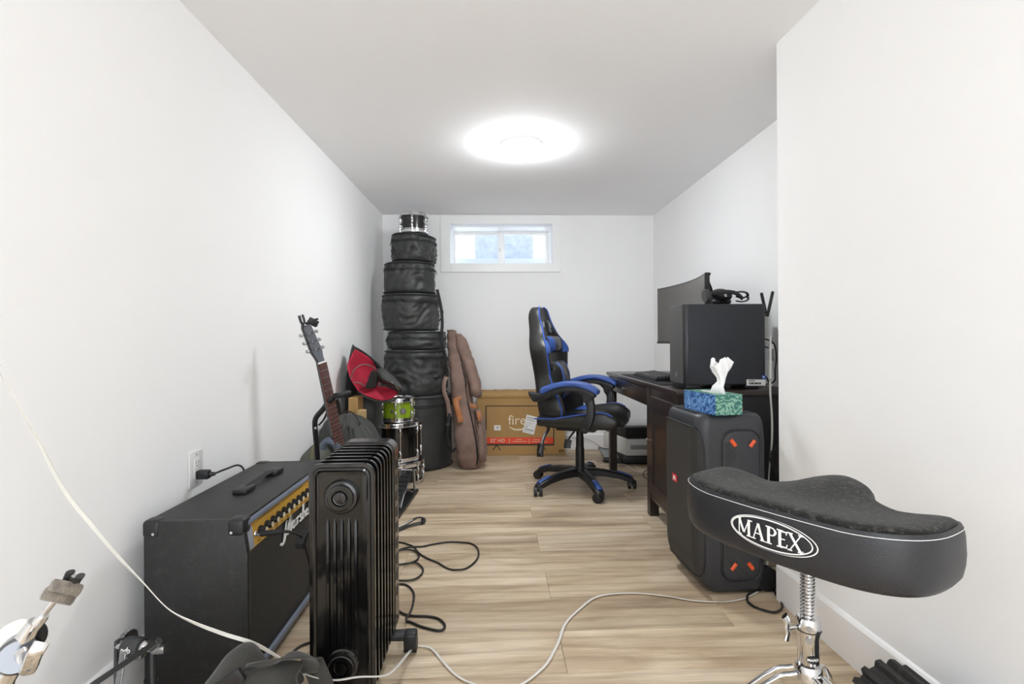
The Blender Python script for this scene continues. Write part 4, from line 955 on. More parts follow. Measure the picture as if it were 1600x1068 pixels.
q = MB(); q.tube([hp(1146, 457, 2.46), hp(1157, 455.5, 2.47), hp(1166, 457, 2.49), hp(1168, 462, 2.52), hp(1160, 465, 2.54), hp(1150, 463, 2.56)], .007, seg=10, sub=5, flat=.6, upd=(0, 0, 1)); q.tube([hp(1150, 470, 2.5), hp(1160, 471, 2.5), hp(1168, 468.5, 2.52), hp(1169, 464, 2.54)], .006, seg=8, sub=5, flat=.6, upd=(0, 0, 1)); obj('headband', q, blk, hs)
q = MB(); ef = lambda u, v: hp(1134 + u, 461 - v, 2.452); put_stroke(q, [(-2.4, 1), (-1, 2.2), (1.2, 2), (-.2, .4), (-1.6, -.6), (.6, -1.8), (2.2, -.6)], [.4, .9, .8, .9, .8, .9, .4], ef); obj('emblem', q, print_w, e1, smoothed=False)

# ================================================================== PARTY SPEAKER
spk_b = mat('charcoal_speaker_shell', '#323337', .42, var=.05, bump=.12, bscale=250)
spk_g = mesh_mat('speaker_mesh', '#353433', '#161616', 260, .6)
orange = mat('orange_plastic', '#e25a2c', .4, var=.03)
SX0, SX1, SY0, SY1, SZ = .765, 1.045, 1.925, 2.255, .695
SA = R(3)
sp = thing('portable_speaker', 'tall black portable party speaker with orange accents beside the desk', 'speaker', ((SX0 + SX1) / 2, (SY0 + SY1) / 2, 0), SA)
hx, hy = (SX1 - SX0) / 2, (SY1 - SY0) / 2
def sring(ix, iy, z, r=.045, dx_=0):
    x0, x1, y0, y1 = -hx + ix + dx_, hx - ix, -hy + iy, hy - iy; r = min(r, (x1 - x0) / 2.01, (y1 - y0) / 2.01); out = []
    for cx_, cy_, a0, rr in ((x1 - .03, y1 - .03, 0, .03), (x0 + r, y1 - r, 90, r), (x0 + r, y0 + r, 180, r), (x1 - .03, y0 + .03, 270, .03)):
        for i in range(7): a = R(a0 + 15 * i); out.append(Vector((cx_ + rr * math.cos(a), cy_ + rr * math.sin(a), z)))
    return out
q = MB()
LVL = [(.05, .05, .004), (.035, .030, .004), (.02, .014, .012), (.012, .008, .03), (.004, .004, .08), (0, .0, .14), (0, 0, .58), (.003, .001, .63), (.006, .004, .665), (.012, .009, .682), (.020, .016, .692), (.035, .030, .694)]
q.loft([sring(a, b, z, .05, dx_=(.035 * max(0, (.16 - z) / .16) ** 2)) for a, b, z in LVL]); obj('cabinet', q, spk_b, sp, world_=False, ang=50)
def rr2(x0, x1, z0, z1, r, k=6): return rrect(x0, x1, z0, z1, r, k)
q = MB(); gx = -hx - .001
q.prism(rr2(-hy + .045, hy - .02, .07, .625, .07), lambda u, v, w: (gx - w + .06 * max(0, (.14 - v) / .14) ** 2, -u if False else u, v), -.004, .004, bev=.002); 
# front grille wraps the round near edge
q = MB(); n = 30
def gpt(t_, z, d=.004):
    """t 0..1 from near rounded edge to far edge on the front face"""
    L1 = .05 * PI / 2 * .75
    tot = L1 + (2 * hy - .10) + L1; s_ = t_ * tot
    sh = .035 * max(0, (.16 - z) / .16) ** 2 + (.004 if z < .08 else 0)
    if s_ < L1: a = R(180) + (L1 - s_) / .05; p = Vector((-hx + .05 + (.05 + d) * math.cos(a), -hy + .05 + (.05 + d) * math.sin(a), z))
    elif s_ > L1 + 2 * hy - .10: a = R(180) - (s_ - L1 - 2 * hy + .10) / .05; p = Vector((-hx + .05 + (.05 + d) * math.cos(a), hy - .05 + (.05 + d) * math.sin(a), z))
    else: p = Vector((-hx - d, -hy + .05 + (s_ - L1), z))
    p.x += sh; return p
rows = []
for i in range(n + 1):
    t_ = i / n; c_ = min(t_, 1 - t_); r_ = .16
    cut = .075 * (1 - math.sqrt(max(0, 1 - (1 - min(1, c_ / r_)) ** 2)))
    z0_, z1_ = .065 + cut, .645 - cut * 1.2
    rows.append([gpt(t_, z0_ + (z1_ - z0_) * j / 16) for j in range(17)])
q.grid(rows); fg = obj('front_grille', q, spk_g, sp, world_=False, ang=50)
q = MB(); rim = [r[0] for r in rows] + rows[-1][1:-1] + [r[-1] for r in rows[::-1]] + rows[0][1:-1][::-1]; q.tube(rim, .0035, closed=True, seg=6); obj('grille_rim', q, blk, sp, world_=False)
q = MB(); lg = lambda d: (lambda u, v: gpt(.60 + u * 3.2, .405 + v, .0045 + d))
put_quad(q, -.022, .022, -.016, .016, lg(.001), nu=2); bd = obj('red_badge', q, mat('red_badge_ink', '#c8202c', .4), sp, world_=False, smoothed=False)
q = MB(); put_text(q, 'JBL', .019, lambda u, v: lg(.0022)(-u, v), bold=.001); obj('badge_lettering', q, print_w, bd, world_=False, smoothed=False)
# side panel
sy_ = -hy
px0, px1 = -hx + .095, hx - .028
q = MB(); ol = rr2(px0, px1, .055, .635, .05); q.tube([Vector((u, sy_ - .0005, v)) for u, v in ol], .0035, closed=True, seg=6); obj('side_rim', q, blk, sp, world_=False)
def stripe_mat():
    M = bpy.data.materials.new('ribbed_side'); M.use_nodes = True; nt = M.node_tree; N = nt.nodes; L = nt.links; b = N['Principled BSDF']
    tc = N.new('ShaderNodeTexCoord'); w = N.new('ShaderNodeTexWave'); w.wave_type = 'BANDS'; w.bands_direction = 'DIAGONAL'; w.inputs['Scale'].default_value = 60; L.new(tc.outputs['Object'], w.inputs['Vector'])
    cr = N.new('ShaderNodeValToRGB'); cr.color_ramp.elements[0].color = (*lin('#1c1c1e'), 1); cr.color_ramp.elements[1].color = (*lin('#3f4043'), 1); cr.color_ramp.elements[0].position = .2; cr.color_ramp.elements[1].position = .6
    L.new(w.outputs[0], cr.inputs[0]); L.new(cr.outputs[0], b.inputs['Base Color']); b.inputs['Roughness'].default_value = .5
    bp = N.new('ShaderNodeBump'); bp.inputs['Strength'].default_value = .6; bp.inputs['Distance'].default_value = .002; L.new(w.outputs[0], bp.inputs['Height']); L.new(bp.outputs[0], b.inputs['Normal']); return M
q = MB(); q.prism(rr2(px0 + .006, px1 - .006, .061, .629, .045), lambda u, v, w: (u, sy_ - w, v), -.003, .003, bev=.0015); sd = obj('side_panel', q, spk_b, sp, world_=False)
q = MB(); q.prism([(px0 + .012, .13), (px0 + .06, .075), (px1 - .03, .075), (px1 - .012, .11), (px1 - .02, .24), (px0 + .012, .46)], lambda u, v, w: (u, sy_ - w, v), .002, .0042); obj('ribbed_inset', q, stripe_mat(), sd, world_=False)
q = MB(); q.prism([(px0 + .012, .47), (px0 + .055, .52), (px0 + .055, .58), (px0 + .012, .59)], lambda u, v, w: (u, sy_ - w, v), .002, .0042); obj('ribbed_inset', q, stripe_mat(), sd, world_=False)
for (x, z, a) in ((px0 + .045, .588, -52), (px1 - .035, .583, 52), (px0 + .045, .115, 52), (px1 - .045, .115, -52)):
    q = MB(); A = Vector((x, sy_ - .006, z)); dv = Vector((math.cos(R(a)), 0, math.sin(R(a)))) * .015
    q.tube([A - dv, A - dv * .5, A + dv * .5, A + dv], .0075, seg=12, flat=.6, upd=(0, 1, 0)); obj('orange_accent', q, orange, sd, world_=False)
# top handle recess
q = MB(); q.box(.0, .11, -.05, .14, .693, .700, bev=.003); obj('handle_inlay', q, orange, sp, world_=False)
q = MB(); q.tube([(-.02, -.12, .69), (0.02, -.12, .715), (.03, .0, .72), (0.02, .12, .715), (-.02, .12, .69)], .013, seg=10, sub=4); obj('carry_handle', q, spk_b, sp, world_=False) if False else q.bm.free()
q = MB(); q.box(-.12, -.02, -.10, .12, .6935, .697, bev=.001); obj('control_strip', q, blk, sp, world_=False)
for s in (-1, 1):
    q = MB(); wy_ = s * (hy - .035); q.cyl((hx + .012, wy_ - .016, .0465), (hx + .012, wy_ + .016, .0465), .046, seg=32); q.cyl((hx + .012, wy_ - .0175, .0465), (hx + .012, wy_ + .0175, .0465), .028, seg=24); obj('wheel', q, blk, sp, world_=False)
cable('power_cord_loop', 'black cord looping on the floor below the white wire beside the speaker', [at(x, y, Z=.006) for x, y in ((1200, 918), (1185, 922), (1170, 928), (1168, 938), (1178, 947), (1195, 953), (1212, 956), (1222, 949), (1220, 938), (1212, 928), (1210, 915))], .0042, cord_b)

# tissue box
K = at(1118, 649, Z=SZ + .001); ax_l = Vector((at(1068, 637.5, Z=SZ) - K).to_tuple()); ax_l.z = 0; ll = .215; ax_l.normalize(); ax_s = Vector((ax_l.y, -ax_l.x, 0)); 
if ax_s.x < 0: ax_s = -ax_s
tb_ = thing('tissue_box', 'open tissue box printed blue on one side and green on the other', 'tissue box', (K.x, K.y, SZ))
def tpt(u, v, w): return K + ax_s * u + ax_l * v + Vector((0, 0, w))
def leafy(name, c1, c2, c3):
    M = bpy.data.materials.new(name); M.use_nodes = True; nt = M.node_tree; N = nt.nodes; L = nt.links; b = N['Principled BSDF']
    tc = N.new('ShaderNodeTexCoord'); w = N.new('ShaderNodeTexWave'); w.wave_type = 'RINGS'; w.inputs['Scale'].default_value = 13; w.inputs['Distortion'].default_value = 12; w.inputs['Detail'].default_value = 3; w.inputs['Detail Scale'].default_value = 3; L.new(tc.outputs['Object'], w.inputs['Vector'])
    cr = N.new('ShaderNodeValToRGB'); cr.color_ramp.elements[0].color = (*lin(c1), 1); cr.color_ramp.elements[1].color = (*lin(c3), 1); e = cr.color_ramp.elements.new(.5); e.color = (*lin(c2), 1); L.new(w.outputs[0], cr.inputs[0]); L.new(cr.outputs[0], b.inputs['Base Color']); b.inputs['Roughness'].default_value = .45; return M
bl, gn = leafy('blue_fern_print', '#1d3f7c', '#3c79bd', '#7fa9d2'), leafy('green_fern_print', '#2f6560', '#55917f', '#8fb6a0')
q = MB(); bh = .077; bwd = .115
n0 = tpt
q.raw([tpt(0, 0, 0), tpt(bwd, 0, 0), tpt(bwd, ll, 0), tpt(0, ll, 0), tpt(0, 0, bh), tpt(bwd, 0, bh), tpt(bwd, ll, bh), tpt(0, ll, bh)], [(0, 4, 7, 3), (1, 2, 6, 5), (3, 7, 6, 2), (0, 3, 2, 1)], 0)
q.bm.verts.ensure_lookup_table(); v_ = q.bm.verts; fg_ = q.bm.faces.new([v_[0], v_[1], v_[5], v_[4]]); fg_.material_index = 1
ft = q.bm.faces.new([v_[4], v_[5], v_[6], v_[7]]); ft.material_index = 1
obj('carton', q, [bl, gn], tb_, smoothed=False)
q = MB(); q.prism([(bwd / 2 + .022 * math.cos(2 * PI * i / 24), ll / 2 + .07 * math.sin(2 * PI * i / 24)) for i in range(24)], lambda u, v, w: tpt(u, v, bh + w), .0002, .0010); obj('opening_film', q, white_p, tb_)
q = MB(); rings = []
for i, (w, ru, rv, ou, ov) in enumerate(((.0, .012, .045, 0, 0), (.025, .010, .028, .0, 0), (.045, .009, .016, .01, -.01), (.06, .014, .014, .012, -.012), (.08, .022, .022, .010, -.01), (.10, .030, .028, .010, -.012), (.122, .036, .026, .012, -.012))):
    rg = []
    for k in range(36):
        a = 2 * PI * k / 36; f_ = 1 + .38 * math.sin(5 * a + w * 30) * min(1, w * 14) + .25 * noise.noise(Vector((math.cos(a) * 2, math.sin(a) * 2, w * 20)))
        zz = w + (.016 * math.sin(3 * a + 1) + .012 * noise.noise(Vector((math.cos(a) * 3, math.sin(a) * 3, 8))) if w > .11 else 0)
        rg.append(tpt(bwd / 2 + ou + ru * f_ * math.cos(a), ll / 2 + ov - .035 + rv * f_ * math.sin(a), bh + zz))
    rings.append(rg)
q.loft(rings, cap=False); obj('tissue', q, mat('white_tissue', '#f4f4f4', .9, var=.01), tb_, ang=80, mods=[SOL(.0008)])

# ================================================================== ELECTRIC GUITAR IN A STAND
GY = 2.30
gw_m = mat('dark_guitar_finish', '#16120f', .2, var=.1, coat=.5); rose = mat('rosewood_fretboard', '#5c332b', .5, var=.2, vscale=20, stretch=(1, 1, 6)); capm = mat('aluminium_plate', '#6f7278', .4, .6)
gt = thing('electric_guitar', 'dark electric guitar standing upright behind the amplifier by the left wall', 'guitar', (at(560, 760, Y=2.5).x, 2.42, .10))
nut = at(503, 566, Y=2.33); tipp = at(477, 503, Y=2.29); heel = at(530, 692, Y=2.41)
ax_ = (heel - nut).normalized()                      # down the neck
sd_ = Vector((.55, .84, 0)); sd_ = (sd_ - ax_ * sd_.dot(ax_)).normalized()     # across the fretboard
nm_ = ax_.cross(sd_).normalized()
if nm_.y > 0: nm_ = -nm_
def g(p0, a, b, c=0): return p0 + ax_ * a + sd_ * b + nm_ * c
NL = .46
q = MB(); q.loft([[g(nut, a, w_ * c, d) for c, d in ((-1, 0), (1, 0), (.95, -.016), (.5, -.028), (-.5, -.028), (-.95, -.016))] for a, w_ in ((0, .021), (NL * .5, .024), (NL, .027))]); nk = obj('neck', q, gw_m, gt)
q = MB(); q.loft([[g(nut, a, w_ * c, d) for c, d in ((-1, 0), (1, 0), (1, .005), (-1, .005))] for a, w_ in ((.002, .0215), (NL + .02, .0275))]); fb = obj('fretboard', q, rose, gt)
q = MB(); L_sc = .63
for n in range(1, 21):
    a = L_sc * (1 - 2 ** (-n / 12)); w_ = .0215 + .006 * a / NL
    q.cyl(g(nut, a, -w_, .0055), g(nut, a, w_, .0055), .0014, seg=6)
o = obj('frets', q, steel, fb); o['kind'] = 'stuff'
q = MB(); q.loft([[g(nut, a, w_ * c, d) for c, d in ((-1, 0), (1, 0), (1, .008), (-1, .008))] for a, w_ in ((-.004, .022), (.002, .022))]); obj('nut', q, print_w, nk)
hd_ax = (tipp - nut).normalized()
hs_ = sd_; hn = hd_ax.cross(hs_).normalized()
if hn.y > 0: hn = -hn
def hpnt(u, v, w): return nut + hd_ax * u + hs_ * v + hn * w
hpoly = [(-.02, -.021), (.03, -.030), (.055, -.040), (.17, -.032), (.185, -.022), (.178, 0), (.185, .022), (.17, .032), (.055, .040), (.03, .030), (-.02, .021)]
q = MB(); hpoly = [(u, v * .72) for u, v in hpoly]
q.prism(hpoly, lambda u, v, w: hpnt(u, v, w), -.016, 0, bev=.002); hdk = obj('headstock', q, gw_m, gt)
q = MB(); q.prism([(u * .97 + .004, v * .9) for u, v in hpoly], lambda u, v, w: hpnt(u, v, w), .0003, .0015); obj('head_plate', q, capm, hdk)
for k in range(3):
    for s in (-1, 1):
        q = MB(); u = .065 + k * .038; q.cyl(hpnt(u, s * .014, 0), hpnt(u, s * .014, .014), .0045, seg=10); q.tube([hpnt(u, s * .024, -.008), hpnt(u, s * .036, -.008)], .003, seg=6); q.ell((0, 0, 0), (.010, .006, .008), 10, 6, Matrix.Translation(hpnt(u, s * .041, -.008))); obj('tuning_peg', q, steel, hdk)
q = MB(); q.loft([[g(nut, a, w_ * c, d) for c, d in ((-1, .012), (1, .012), (1, .026), (-1, .026))] for a, w_ in ((-.002, .026), (.012, .026))]); 
# body
bc = g(nut, NL + .17, 0, -.02)
out = []
for u, v in sm2([(-.19, .03), (-.17, .10), (-.10, .125), (-.03, .105), (.04, .125), (.13, .155), (.20, .12), (.23, 0), (.20, -.12), (.13, -.155), (.04, -.125), (-.03, -.105), (-.10, -.115), (-.13, -.07), (-.16, -.03)], 4): out.append((u, v))
q = MB(); q.prism(out, lambda u, v, w: bc + ax_ * u + sd_ * v + nm_ * w, -.025, .022, bev=.008); bd_ = obj('body', q, gw_m, gt)
for u in (-.08, .03):
    q = MB(); q.prism([(u - .018, -.035), (u + .018, -.035), (u + .018, .035), (u - .018, .035)], lambda a, b, w: bc + ax_ * a + sd_ * b + nm_ * w, .02, .030, bev=.003); obj('pickup', q, chrome, bd_)
q = MB(); q.prism([(.075, -.04), (.09, -.04), (.09, .04), (.075, .04)], lambda a, b, w: bc + ax_ * a + sd_ * b + nm_ * w, .02, .034, bev=.003); obj('bridge', q, chrome, bd_)
for u, v in ((.10, .09), (.15, .07), (.13, .12)):
    q = MB(); q.cyl(bc + ax_ * u + sd_ * v + nm_ * .022, bc + ax_ * u + sd_ * v + nm_ * .036, .011, seg=16); obj('knob', q, blk, bd_)
q = MB()
for k in range(6): 
    v = (k - 2.5) * .0068; q.cyl(g(nut, 0, v * .95, .009), bc + ax_ * .08 + sd_ * v * 1.4 + nm_ * .034, .0006, seg=4)
o = obj('strings', q, steel, gt); o['kind'] = 'stuff'
# clip-on tuner
tp = thing('clip_tuner', 'small black clip-on tuner with two prongs clamped on the guitar headstock', 'tuner', tipp)
q = MB(); b0 = hpnt(.175, 0, .004); q.box(-.022, .022, -.006, .006, -.015, .015, bev=.003, M=Matrix.Translation(at(489, 503, Y=2.27)) @ Euler((.3, .5, .6)).to_matrix().to_4x4()); obj('display', q, blk, tp)
q = MB()
q.tube([at(478, 505, Y=2.29), at(484, 505, Y=2.28), at(490, 500, Y=2.27), at(497, 498, Y=2.27)], .005, seg=8, sub=3); q.tube([at(487, 507, Y=2.27), at(492, 508.5, Y=2.27), at(496, 508, Y=2.27)], .0045, seg=8, sub=3)
q.tube([at(474, 508, Y=2.29), at(470, 502, Y=2.29), at(467.5, 493, Y=2.29)], .006, seg=8, sub=3); q.tube([at(476, 506, Y=2.29), at(475, 499, Y=2.29), at(472.5, 491.5, Y=2.29)], .0055, seg=8, sub=3)
o = obj('clamp_prongs', q, blk, tp); o['kind'] = 'stuff'
# stand
sn = thing('guitar_stand', 'black tubular guitar stand with padded yoke around the guitar neck', 'stand', (at(510, 760, Y=2.5).x, 2.5, 0))
q = MB(); q.tube([at(497, 740, Y=2.5), at(495, 700, Y=2.48), at(492, 665, Y=2.46), at(494, 652, Y=2.45), at(504, 640, Y=2.43), at(512, 630, Y=2.41), at(523, 621, Y=2.385)], .0125, seg=12, sub=5); obj('tube_arm', q, blk, sn)
q = MB(); q.tube([at(510, 630, Y=2.41), at(518, 624, Y=2.34), at(524, 618, Y=2.31), at(532, 617, Y=2.31), at(546, 613, Y=2.36)], .012, seg=12, sub=4); obj('padded_yoke', q, rubber, sn)
q = MB(); q.tube([at(525, 622, Y=2.44), at(528, 632, Y=2.46), at(530, 645, Y=2.48)], .010, seg=10, sub=3); obj('yoke_post', q, blk, sn)
b0 = at(497, 745, Y=2.5); q = MB(); q.tube([b0 + Vector((0, 0, .03)), Vector((b0.x + .02, 2.54, .30)), Vector((b0.x + .05, 2.58, .02))], .0125, seg=10, sub=3); q.tube([Vector((b0.x - .12, 2.30, .012)), Vector((b0.x - .03, 2.42, .1)), Vector((b0.x + .03, 2.50, .2)), b0 + Vector((0, 0, 0))], .0125, seg=10, sub=3); q.tube([Vector((b0.x + .22, 2.30, .012)), Vector((b0.x + .13, 2.42, .1)), Vector((b0.x + .03, 2.52, .2))], .0125, seg=10, sub=3); o = obj('tripod_base', q, blk, sn); o['kind'] = 'stuff'
q = MB(); p = at(493.5, 668, Y=2.445); q.cyl(p, p + Vector((0, -.006, 0)), .006, seg=10); obj('rivet', q, chrome, sn)
q = MB(); q.tube([at(512, 642, Y=2.47), at(506, 655, Y=2.50), at(498, 664, Y=2.52)], .006, seg=6, flat=.3, sub=3); obj('safety_strap', q, blk_web, sn)
q = MB(); q.tube([at(505, 700, Y=2.42), at(507, 692, Y=2.41), at(514, 688, Y=2.40), at(522, 692, Y=2.40), at(530, 702, Y=2.41), at(534, 712, Y=2.42)], .016, seg=12, sub=4); obj('body_cradle', q, mat('blue_grey_rubber', '#5a6474', .4), sn)

# ================================================================== BAGS BEHIND THE GUITAR
grey_ny = mat('dark_grey_nylon', '#3a3b38', .7, var=.2, vscale=9, bump=.5, bscale=40)
def soft_lump(name, label, cat, base, rings_def, m_, seed, amp_=.018, k=40, freq=7):
    """rings_def: (z, cx, cy, rx, ry)"""
    t = thing(name, label, cat, base)
    P = smooth([Vector((a[0], a[1], a[2])) for a in rings_def], 4); Q = smooth([Vector((a[3], a[4], 0)) for a in rings_def], 4)
    rings = []
    for p, r_ in zip(P, Q):
        rg = []
        for j in range(k):
            a = 2 * PI * j / k; v = Vector((p.y + max(.002, r_.x) * math.cos(a), p.z + max(.002, r_.y) * math.sin(a), max(.001, p.x)))
            d = noise.noise(v * freq + Vector((seed, 0, 0))) * .8 - abs(noise.noise(Vector((v.x * freq * 2, v.y * freq * 2, v.z * freq * .7 + seed)))) * .9
            n_ = Vector((math.cos(a), math.sin(a), 0)); v += n_ * d * amp_ * min(1, r_.x * 12); rg.append(v)
        rings.append(rg)
    q = MB(); q.loft(rings); b_ = obj('body', q, m_, t, ang=70); return t, b_
def R_(px, Y_): return at(px, 600, Y=Y_).x
lb_x = R_(548, 2.95)
t, b_ = soft_lump('grey_soft_bag', 'dark grey rounded soft bag slumped behind the guitar neck', 'bag', (lb_x, 2.95, 0), [(.001, lb_x, 2.95, .14, .15), (.05, lb_x, 2.95, .18, .19), (.2, lb_x, 2.95, .19, .19), (.38, lb_x - .01, 2.96, .185, .17), (.48, lb_x - .02, 2.97, .15, .14), (.54, lb_x - .03, 2.98, .10, .09), (.565, lb_x - .035, 2.98, .03, .03)], grey_ny, 2)
for (x0, y0, x1, y1) in ((552, 652, 575, 690), (560, 655, 585, 690), (540, 650, 530, 692)):
    q = MB(); q.tube([at(x0, y0, Y=2.87), at((x0 + x1) / 2 + 2, (y0 + y1) / 2 - 2, Y=2.79), at(x1, y1, Y=2.76)], .007, seg=8, sub=4, flat=.5); obj('seam_fold', q, grey_ny, t)
q = MB(); q.tube([at(522, 652, Y=2.86), at(535, 645, Y=2.84), at(548, 643, Y=2.86), at(556, 650, Y=2.82), at(562, 662, Y=2.80)], .009, seg=8, sub=4, flat=.4); obj('carry_handle', q, blk_web, t)
lx = R_(492, 2.72)
t, b_ = soft_lump('olive_grey_bag', 'small olive grey bag squeezed between the left wall and guitar stand', 'bag', (lx, 2.72, 0), [(.001, lx, 2.72, .07, .12), (.08, lx, 2.72, .10, .15), (.25, lx, 2.72, .10, .15), (.37, lx + .005, 2.73, .08, .12), (.43, lx + .01, 2.73, .04, .05), (.445, lx + .01, 2.73, .01, .01)], mat('olive_grey_nylon', '#54544c', .7, var=.15, vscale=12, bump=.5, bscale=50), 5, .012)
q = MB(); q.tube([at(487, 716, Y=2.60), at(488, 702, Y=2.60), at(492, 694, Y=2.61)], .004, seg=6, sub=4); obj('yellow_piping', q, mat('yellowish_piping', '#8f8a5a', .6), t)
# cardboard box behind
cxa, cxb = R_(547, 3.2), R_(561, 3.2)
q = MB(); q.box(cxa, cxb, 3.16, 3.30, .001, at(555, 621, Y=3.16).z, bev=.002, seg=1); cbx = obj('cardboard_box', q, card); tag(cbx, 'tall narrow tan cardboard box behind the dark grey bag', 'box')
q = MB(); q.box(cxb + .008, cxb + .05, 3.12, 3.18, .001, at(570, 641, Y=3.12).z, bev=.002, seg=1); cbx = obj('cardboard_box', q, mat('pale_cardboard', '#b79d6e', .8, var=.05)); tag(cbx, 'low pale cardboard box wedged between the grey bag and black tom', 'box')

# red lined bag
red = mat('crimson_lining', '#a91632', .75, var=.14, vscale=12, bump=.5, bscale=80)
rx_ = R_(566, 3.50) + .045
rb, b_ = soft_lump('red_lined_bag', 'open black bag with crimson lining slumped over the green drum', 'bag', (rx_, 3.50, 0), [(.001, rx_ + .0, 3.45, .08, .12), (.06, rx_, 3.45, .10, .15), (.3, rx_, 3.46, .105, .15), (.5, rx_ - .005, 3.47, .105, .13), (.62, rx_ - .01, 3.49, .10, .11), (.70, rx_ - .02, 3.53, .10, .07), (.74, rx_ - .03, 3.56, .05, .03)], blk_soft, 8, .02)
def sheet(name, rows_px, m_, par, th=.006, k=4, ang=70):
    """rows of (px, py, Y): cloth surface at its own depth"""
    rows = [smooth([at(x, y, Y=d - (.22 * max(0, min(1, (592 - x) / 30)) if d > 3.2 else 0)) for x, y, d in r], k) for r in rows_px]
    cols = [smooth([r[i] for r in rows], k) for i in range(len(rows[0]))]
    for c in cols:
        for i, p in enumerate(c): p += Vector((noise.noise(p * 14), noise.noise(p * 14 + Vector((9, 0, 0))), 0)) * .006
    q = MB(); q.grid(cols); return obj(name, q, m_, par, ang=ang, mods=[SOL(th)])
# black outer back panel up to the peak
sheet('outer_shell', [[(539, 640, 3.50), (541, 590, 3.52), (546, 560, 3.55), (551, 538, 3.58)], [(550, 640, 3.60), (550, 600, 3.63), (553, 566, 3.66), (555, 541, 3.64)], [(575, 650, 3.62), (578, 610, 3.64), (582, 575, 3.64), (570, 550, 3.62)], [(598, 650, 3.55), (603, 610, 3.56), (602, 585, 3.56), (592, 568, 3.56)]], blk_soft, rb)
sheet('red_lining', [[(560, 611, 3.40), (548, 592, 3.42), (543, 572, 3.46), (549, 556, 3.50), (555, 545, 3.54)], [(566, 613, 3.48), (558, 596, 3.54), (556, 578, 3.57), (558, 562, 3.57), (559, 547, 3.56)], [(575, 608, 3.50), (572, 596, 3.56), (570, 582, 3.58), (572, 567, 3.56), (573, 556, 3.54)], [(590, 603, 3.46), (592, 594, 3.50), (592, 585, 3.51), (588, 575, 3.50), (583, 565, 3.50)]], red, rb, .004)
sheet('opening_shade_sheet', [[(570, 606, 3.31), (574, 596, 3.33), (577, 586, 3.35), (582, 578, 3.37)], [(578, 607, 3.32), (582, 597, 3.35), (585, 588, 3.37), (588, 580, 3.38)], [(588, 605, 3.36), (591, 597, 3.38), (592, 588, 3.40), (593, 582, 3.40)]], mat('painted_opening_shade', '#17110f', .9), rb, .003)  # dark sheet in front of the lining, standing in for shade inside the mouth
sheet('red_flap_lining', [[(562, 611, 3.40), (575, 606, 3.43), (590, 603, 3.44), (604, 605, 3.42)], [(572, 617, 3.33), (586, 615, 3.35), (600, 611, 3.36), (617, 609, 3.36)], [(584, 623, 3.30), (597, 625, 3.30), (610, 623, 3.31), (621, 615, 3.33)]], red, rb, .004)
sheet('flap_rim', [[(559, 611, 3.40), (570, 618, 3.33), (582, 624, 3.29), (597, 626.5, 3.28), (611, 625, 3.29), (623, 618, 3.31)], [(560, 613, 3.41), (571, 620, 3.34), (582, 626, 3.30), (597, 628.5, 3.29), (612, 627, 3.30), (625, 619, 3.32)]], grey_ny, rb, .006)
sheet('grey_cover_flap', [[(590, 576, 3.47), (586, 584, 3.44), (589, 592, 3.42), (598, 598, 3.40), (612, 602, 3.38), (622, 609, 3.36), (624, 616, 3.34)], [(600, 577, 3.40), (598, 584, 3.35), (600, 591, 3.32), (608, 596, 3.30), (618, 601, 3.28), (626, 607, 3.28), (627, 614, 3.29)], [(606, 581, 3.42), (612, 586, 3.38), (617, 591, 3.35), (622, 596, 3.33), (626, 602, 3.32), (628, 608, 3.32), (627, 613, 3.32)]], grey_ny, rb, .010)
q = MB(); q.tube([at(548, 592, Y=3.17), at(552, 580, Y=3.15), at(560, 572, Y=3.15), at(570, 569, Y=3.18), at(580, 572, Y=3.26), at(588, 578, Y=3.38)], .0035, seg=6, sub=5); obj('drawstring', q, mat('grey_cord', '#6a6562', .6), rb)
q = MB(); q.tube([at(552, 597, Y=3.17), at(562, 598, Y=3.16), at(570, 603, Y=3.18), at(577, 606, Y=3.24)], .0035, seg=6, sub=5); obj('drawstring', q, mat('grey_cord', '#6a6562', .6), rb)
q = MB()
for i in range(5):
    A = at(612 + i * 2.5, 595.5 + i * 2.6, Y=3.285); q.tube([A, A + Vector((.006, -.002, -.014))], .0016, seg=4)
o = obj('stitched_emblem', q, mat('cream_stitch', '#c9c098', .6), rb); o['kind'] = 'stuff'

# ================================================================== FOLDED PEDAL BOARD + STRAP ON THE FLOOR
pb = thing('drum_pedal', 'black flat-folded drum pedal lying on the floor right of the radiator', 'pedal', (-.545, 3.08, 0))
A0, A1 = at(654, 768, Z=.0), at(624, 811, Z=.0)
dv = (A1 - A0).normalized(); sv = Vector((dv.y, -dv.x, 0)); 
if sv.x > 0: sv = -sv
LB = (A1 - A0).length
def fp(u, v, w): return A0 + dv * u + sv * v + Vector((0, 0, w))
q = MB(); q.prism([(0, 0), (LB, 0), (LB, .13), (0, .13)], lambda u, v, w: fp(u, v, w), .001, .022, bev=.003); obj('base_plate', q, blk, pb)
q = MB(); q.prism([(.04, .03), (LB - .06, .02), (LB - .06, .10), (.04, .10)], lambda u, v, w: fp(u, v, .02 + w + .12 * (1 - u / LB)), .0, .008, bev=.002); fbp = obj('footboard', q, mat('dark_cast_metal', '#3c3f42', .35, .6), pb)
for i in range(7):
    q = MB(); u = .09 + i * .055; q.prism([(u, .03), (u + .012, .03), (u + .012, .09), (u, .09)], lambda a, b, w: fp(a, b, .028 + w + .12 * (1 - a / LB)), 0, .004, bev=.001); obj('grip_bar', q, rubber, fbp)
for v in (.02, .11):
    q = MB(); q.tube([fp(.03, v, .02), fp(.03, v, .09), fp(.045, v, .16)], .008, seg=8); obj('upright', q, steel, pb)
q = MB(); q.cyl(fp(.04, .005, .15), fp(.04, .125, .15), .007, seg=10); obj('axle', q, chrome, pb)
